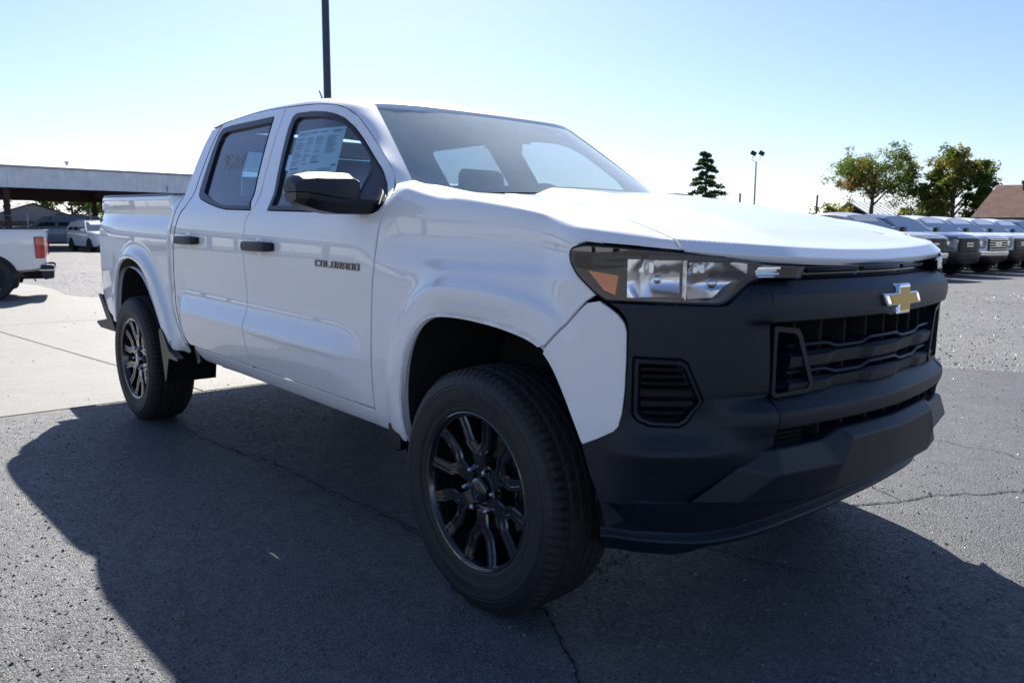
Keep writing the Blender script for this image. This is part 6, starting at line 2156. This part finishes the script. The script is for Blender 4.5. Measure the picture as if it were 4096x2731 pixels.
# ------------------------------------------------------------------ trees
def leaf_mat(name, col):
    m = bpy.data.materials.new(name); m.use_nodes = True
    nt = m.node_tree; n = nt.nodes; n.clear()
    out = n.new('ShaderNodeOutputMaterial')
    d = n.new('ShaderNodeBsdfDiffuse'); col = tuple(1.75*c_ for c_ in col)
    d.inputs[0].default_value = (*col, 1)
    t = n.new('ShaderNodeBsdfTranslucent'); t.inputs[0].default_value = (col[0]*1.5, col[1]*1.4, col[2]*.8, 1)
    mx = n.new('ShaderNodeMixShader'); mx.inputs[0].default_value = .50
    nt.links.new(d.outputs[0], mx.inputs[1]); nt.links.new(t.outputs[0], mx.inputs[2]); nt.links.new(mx.outputs[0], out.inputs[0])
    return m
LEAF = {'dark': leaf_mat('leaf_dark_green', (.030, .052, .018)), 'green': leaf_mat('leaf_green', (.050, .078, .022)), 'olive': leaf_mat('leaf_olive', (.085, .090, .028)), 'gold': leaf_mat('leaf_gold', (.115, .092, .030)), 'straw': leaf_mat('leaf_straw', (.115, .105, .032)), 'brown': leaf_mat('leaf_russet', (.105, .068, .030)), 'pine': leaf_mat('pine_needles', (.022, .044, .020))}
M['bark'] = mat('bark', (.075, .062, .050), .95, noise=(6, .3))
def leaves(mb, c, r, n, size, rr, mis, flat_=1.0):
    """n leaf sprays in a ragged ball"""
    for i in range(n):
        v = rr.normal(0, 1, 3); v /= np.linalg.norm(v)
        p = np.array(c)+v*r*(rr.random()**.45)*np.array([1, 1, flat_])
        a = rr.normal(0, 1, 3); a /= np.linalg.norm(a)
        b = np.cross(a, rr.normal(0, 1, 3)); b /= np.linalg.norm(b)
        s = size*rr.uniform(.5, 1.25)
        o = len(mb.v)
        mb.v += [tuple(p-a*s), tuple(p+b*s*.45), tuple(p+a*s), tuple(p-b*s*.45)]
        mb.f.append((o, o+1, o+2, o+3)); mb.mi.append(int(mis[rr.integers(0, len(mis))]))
def broadleaf(loc, h, spread, label, mats, seed, trunk_h=.28, n_limb=9, dens=1.0, leaf=.22, openness=.5, name='shade_tree', group=None, bias=None, nmain=None):
    rr = np.random.default_rng(seed)
    o = empty(name, loc); tag(o, label, 'tree', group)
    tb = MB(); ends = []
    th = h*trunk_h
    lean = rr.normal(0, .03*h, 2)
    top = np.array([lean[0], lean[1], h*.80])
    path = [np.array([0, 0, 0]), np.array([lean[0]*.2, lean[1]*.2, th]), np.array([lean[0]*.6, lean[1]*.6, h*.55]), top]
    r0 = .028*h
    tb.tube(path, [r0, r0*.75, r0*.45, r0*.12], 8)
    ends.append((top, .22))
    for i in range(n_limb):
        t = .12+.86*(i/(n_limb-1))
        z0 = th+(h*.74-th)*t*.9
        base = np.array([np.interp(z0, [0, th, h*.55, h*.8], [q[k] for q in path]) for k in range(2)]+[z0])
        az = i*2.4+rr.uniform(-.5, .5)
        reach = spread*(.55+.5*math.sin(math.pi*min(1, .2+t*.75)))*rr.uniform(.75, 1.05)
        rise = h*.16*(1-t*.3)+rr.uniform(0, .08)*h
        e = base+np.array([math.cos(az)*reach, math.sin(az)*reach, rise])
        mid = (base+e)/2+np.array([0, 0, rise*.25])+rr.normal(0, .15, 3)
        rl = r0*.42*(1-t*.5)
        tb.tube([base, mid, e], [rl, rl*.6, rl*.15], 6)
        ends.append((e, .26)); ends.append((mid*.35+e*.65, .22)); ends.append((mid, .15))
        for k in range(4):
            f = rr.uniform(.35, 1.0)
            q = base+(e-base)*f
            a2 = az+rr.uniform(-1.3, 1.3)
            e2 = q+np.array([math.cos(a2), math.sin(a2), rr.uniform(-.2, .7)])*reach*rr.uniform(.2, .45)
            tb.tube([q, (q+e2)/2+rr.normal(0, .08, 3), e2], [rl*.4, rl*.25, rl*.08], 5)
            ends.append((e2, .2))
    tb.build('trunk', M['bark'], o, smooth=True)
    mb = MB()
    for e, wt in ends:
        cl = spread*rr.uniform(.16, .34)
        shade_ = rr.integers(0, nmain or len(mats))
        pal = [shade_, shade_, rr.integers(0, nmain or len(mats))]
        if bias is not None and e[0]*bias[0]+e[1]*bias[1] > bias[2]*spread and e[2] < bias[3]*h: pal = [bias[4]]*3+[shade_]
        for q in range(3):
            c = np.array(e)+rr.normal(0, cl*.55, 3)
            leaves(mb, c, cl*rr.uniform(.5, 1.0), int(dens*34*rr.uniform(.5, 1.4)), leaf, rr, pal, .75)
    mb.build('crown', [LEAF[k] for k in mats], o)
    return o
def pine(loc, h, label, seed):
    rr = np.random.default_rng(seed)
    o = empty('pine_tree', loc); tag(o, label, 'tree')
    tb = MB(); tb.tube([(0, 0, 0), (.1, 0, h*.5), (0, .05, h*.97)], [.20, .14, .03], 8)
    mb = MB()
    for i in range(42):
        t = .14+.86*(i+rr.random())/42
        z0 = h*t
        reach = h*.30*(1-t)**.70*rr.uniform(.35, 1.25)+.25
        az = i*2.39+rr.uniform(-.4, .4)
        droop = -reach*.18*(1-t)
        e = np.array([math.cos(az)*reach, math.sin(az)*reach, z0+droop])
        tb.tube([(0, 0, z0), (e[0]*.5, e[1]*.5, z0+.12), tuple(e)], [.05, .03, .01], 5)
        for k in range(6):
            f = .3+.7*k/5
            c = np.array([e[0]*f, e[1]*f, z0+droop*f+.12*math.sin(f*3)])
            leaves(mb, c, (.30+.22*(1-t))*rr.uniform(.7, 1.2), 30, .17, rr, [0, 0, 1], .5)
    tb.build('trunk', M['bark'], o, smooth=True)
    mb.build('crown', [LEAF['pine'], LEAF['dark']], o)
    return o
pine((-43.0, 62.4, 0), 8.6, 'lone dark pine with layered branches beyond the bonnet', 3)
broadleaf((-34.5, 79.0, 0), 10.2, 3.9, 'open crowned tree turning brown behind the beige pickup', ['olive', 'green', 'green', 'brown'], 21, .34, 14, 1.35, .15, bias=(-.668, -.743, .05, .66, 3), nmain=3)
broadleaf((-27.2, 80.2, 0), 10.3, 2.75, 'dense green and gold tree left of the brown roofed house', ['dark', 'olive', 'green', 'dark', 'straw'], 33, .10, 16, 1.9, .17)
broadleaf((-31.5, 84.5, 0), 4.3, 2.3, 'low green tree filling the gap between the two tall trees', ['dark', 'green', 'olive'], 41, .10, 9, .9, .18, name='small_tree')
broadleaf((-39.5, 82.0, 0), 4.6, 2.4, 'small yellowing tree left of the open crowned tree', ['olive', 'gold', 'green'], 47, .12, 8, .7, .18, name='small_tree')
for i, (x, y, h, s, mt, lab) in enumerate([
    (-80, .5, 6.3, 4.6, ['olive', 'gold', 'green'], 'yellow green tree seen under the left end of the shed'),
    (-76, 6.5, 5.8, 4.2, ['green', 'olive', 'gold'], 'bushy tree seen under the shed left of the grey roofed house'),
    (-92, 19.5, 6.9, 3.2, ['dark', 'green'], 'thin trunked tree seen under the shed above the blue grey suv'),
    (-95, 23.0, 7.1, 3.0, ['dark', 'green'], 'thin trunked tree seen under the shed above the white suv'),
    (-80, 21.5, 6.0, 4.0, ['dark', 'dark', 'green'], 'dark bush seen under the shed right of the white suv')]):
    broadleaf((x, y, 0), h, s, lab, mt, 60+i, .30, 9, .9, .22, group='trees behind the shed')
def small_house():
    o = empty('grey_roof_house', (-72, 11.3, 0)); tag(o, 'small house with pale grey gable roof seen under the shed', 'house')
    mb = MB(); mb.prism([(-3.4, 0), (3.4, 0), (3.4, 1.9), (0, 3.0), (-3.4, 1.9)], lambda a, b, d: (d, a, b), -3, 3); mb.build('wall', mat('grey_gable', (.36, .38, .40), .7), o)
    mb = MB()
    for s in (-1, 1): mb.add([(-3.3, s*3.7, 1.85), (3.3, s*3.7, 1.85), (3.3, 0, 3.12), (-3.3, 0, 3.12)], [(0, 1, 2, 3)])
    mb.build('roof', mat('pale_roof', (.42, .43, .45), .6), o)
small_house()
mb = MB(); mb.box((0, 0, .85), (.12, 40, 1.7)); w = mb.build('board_fence', M['wood']); w.location = (-68, 0, 0); tag(w, 'dark board fence seen under the shed behind the parked cars', 'fence')
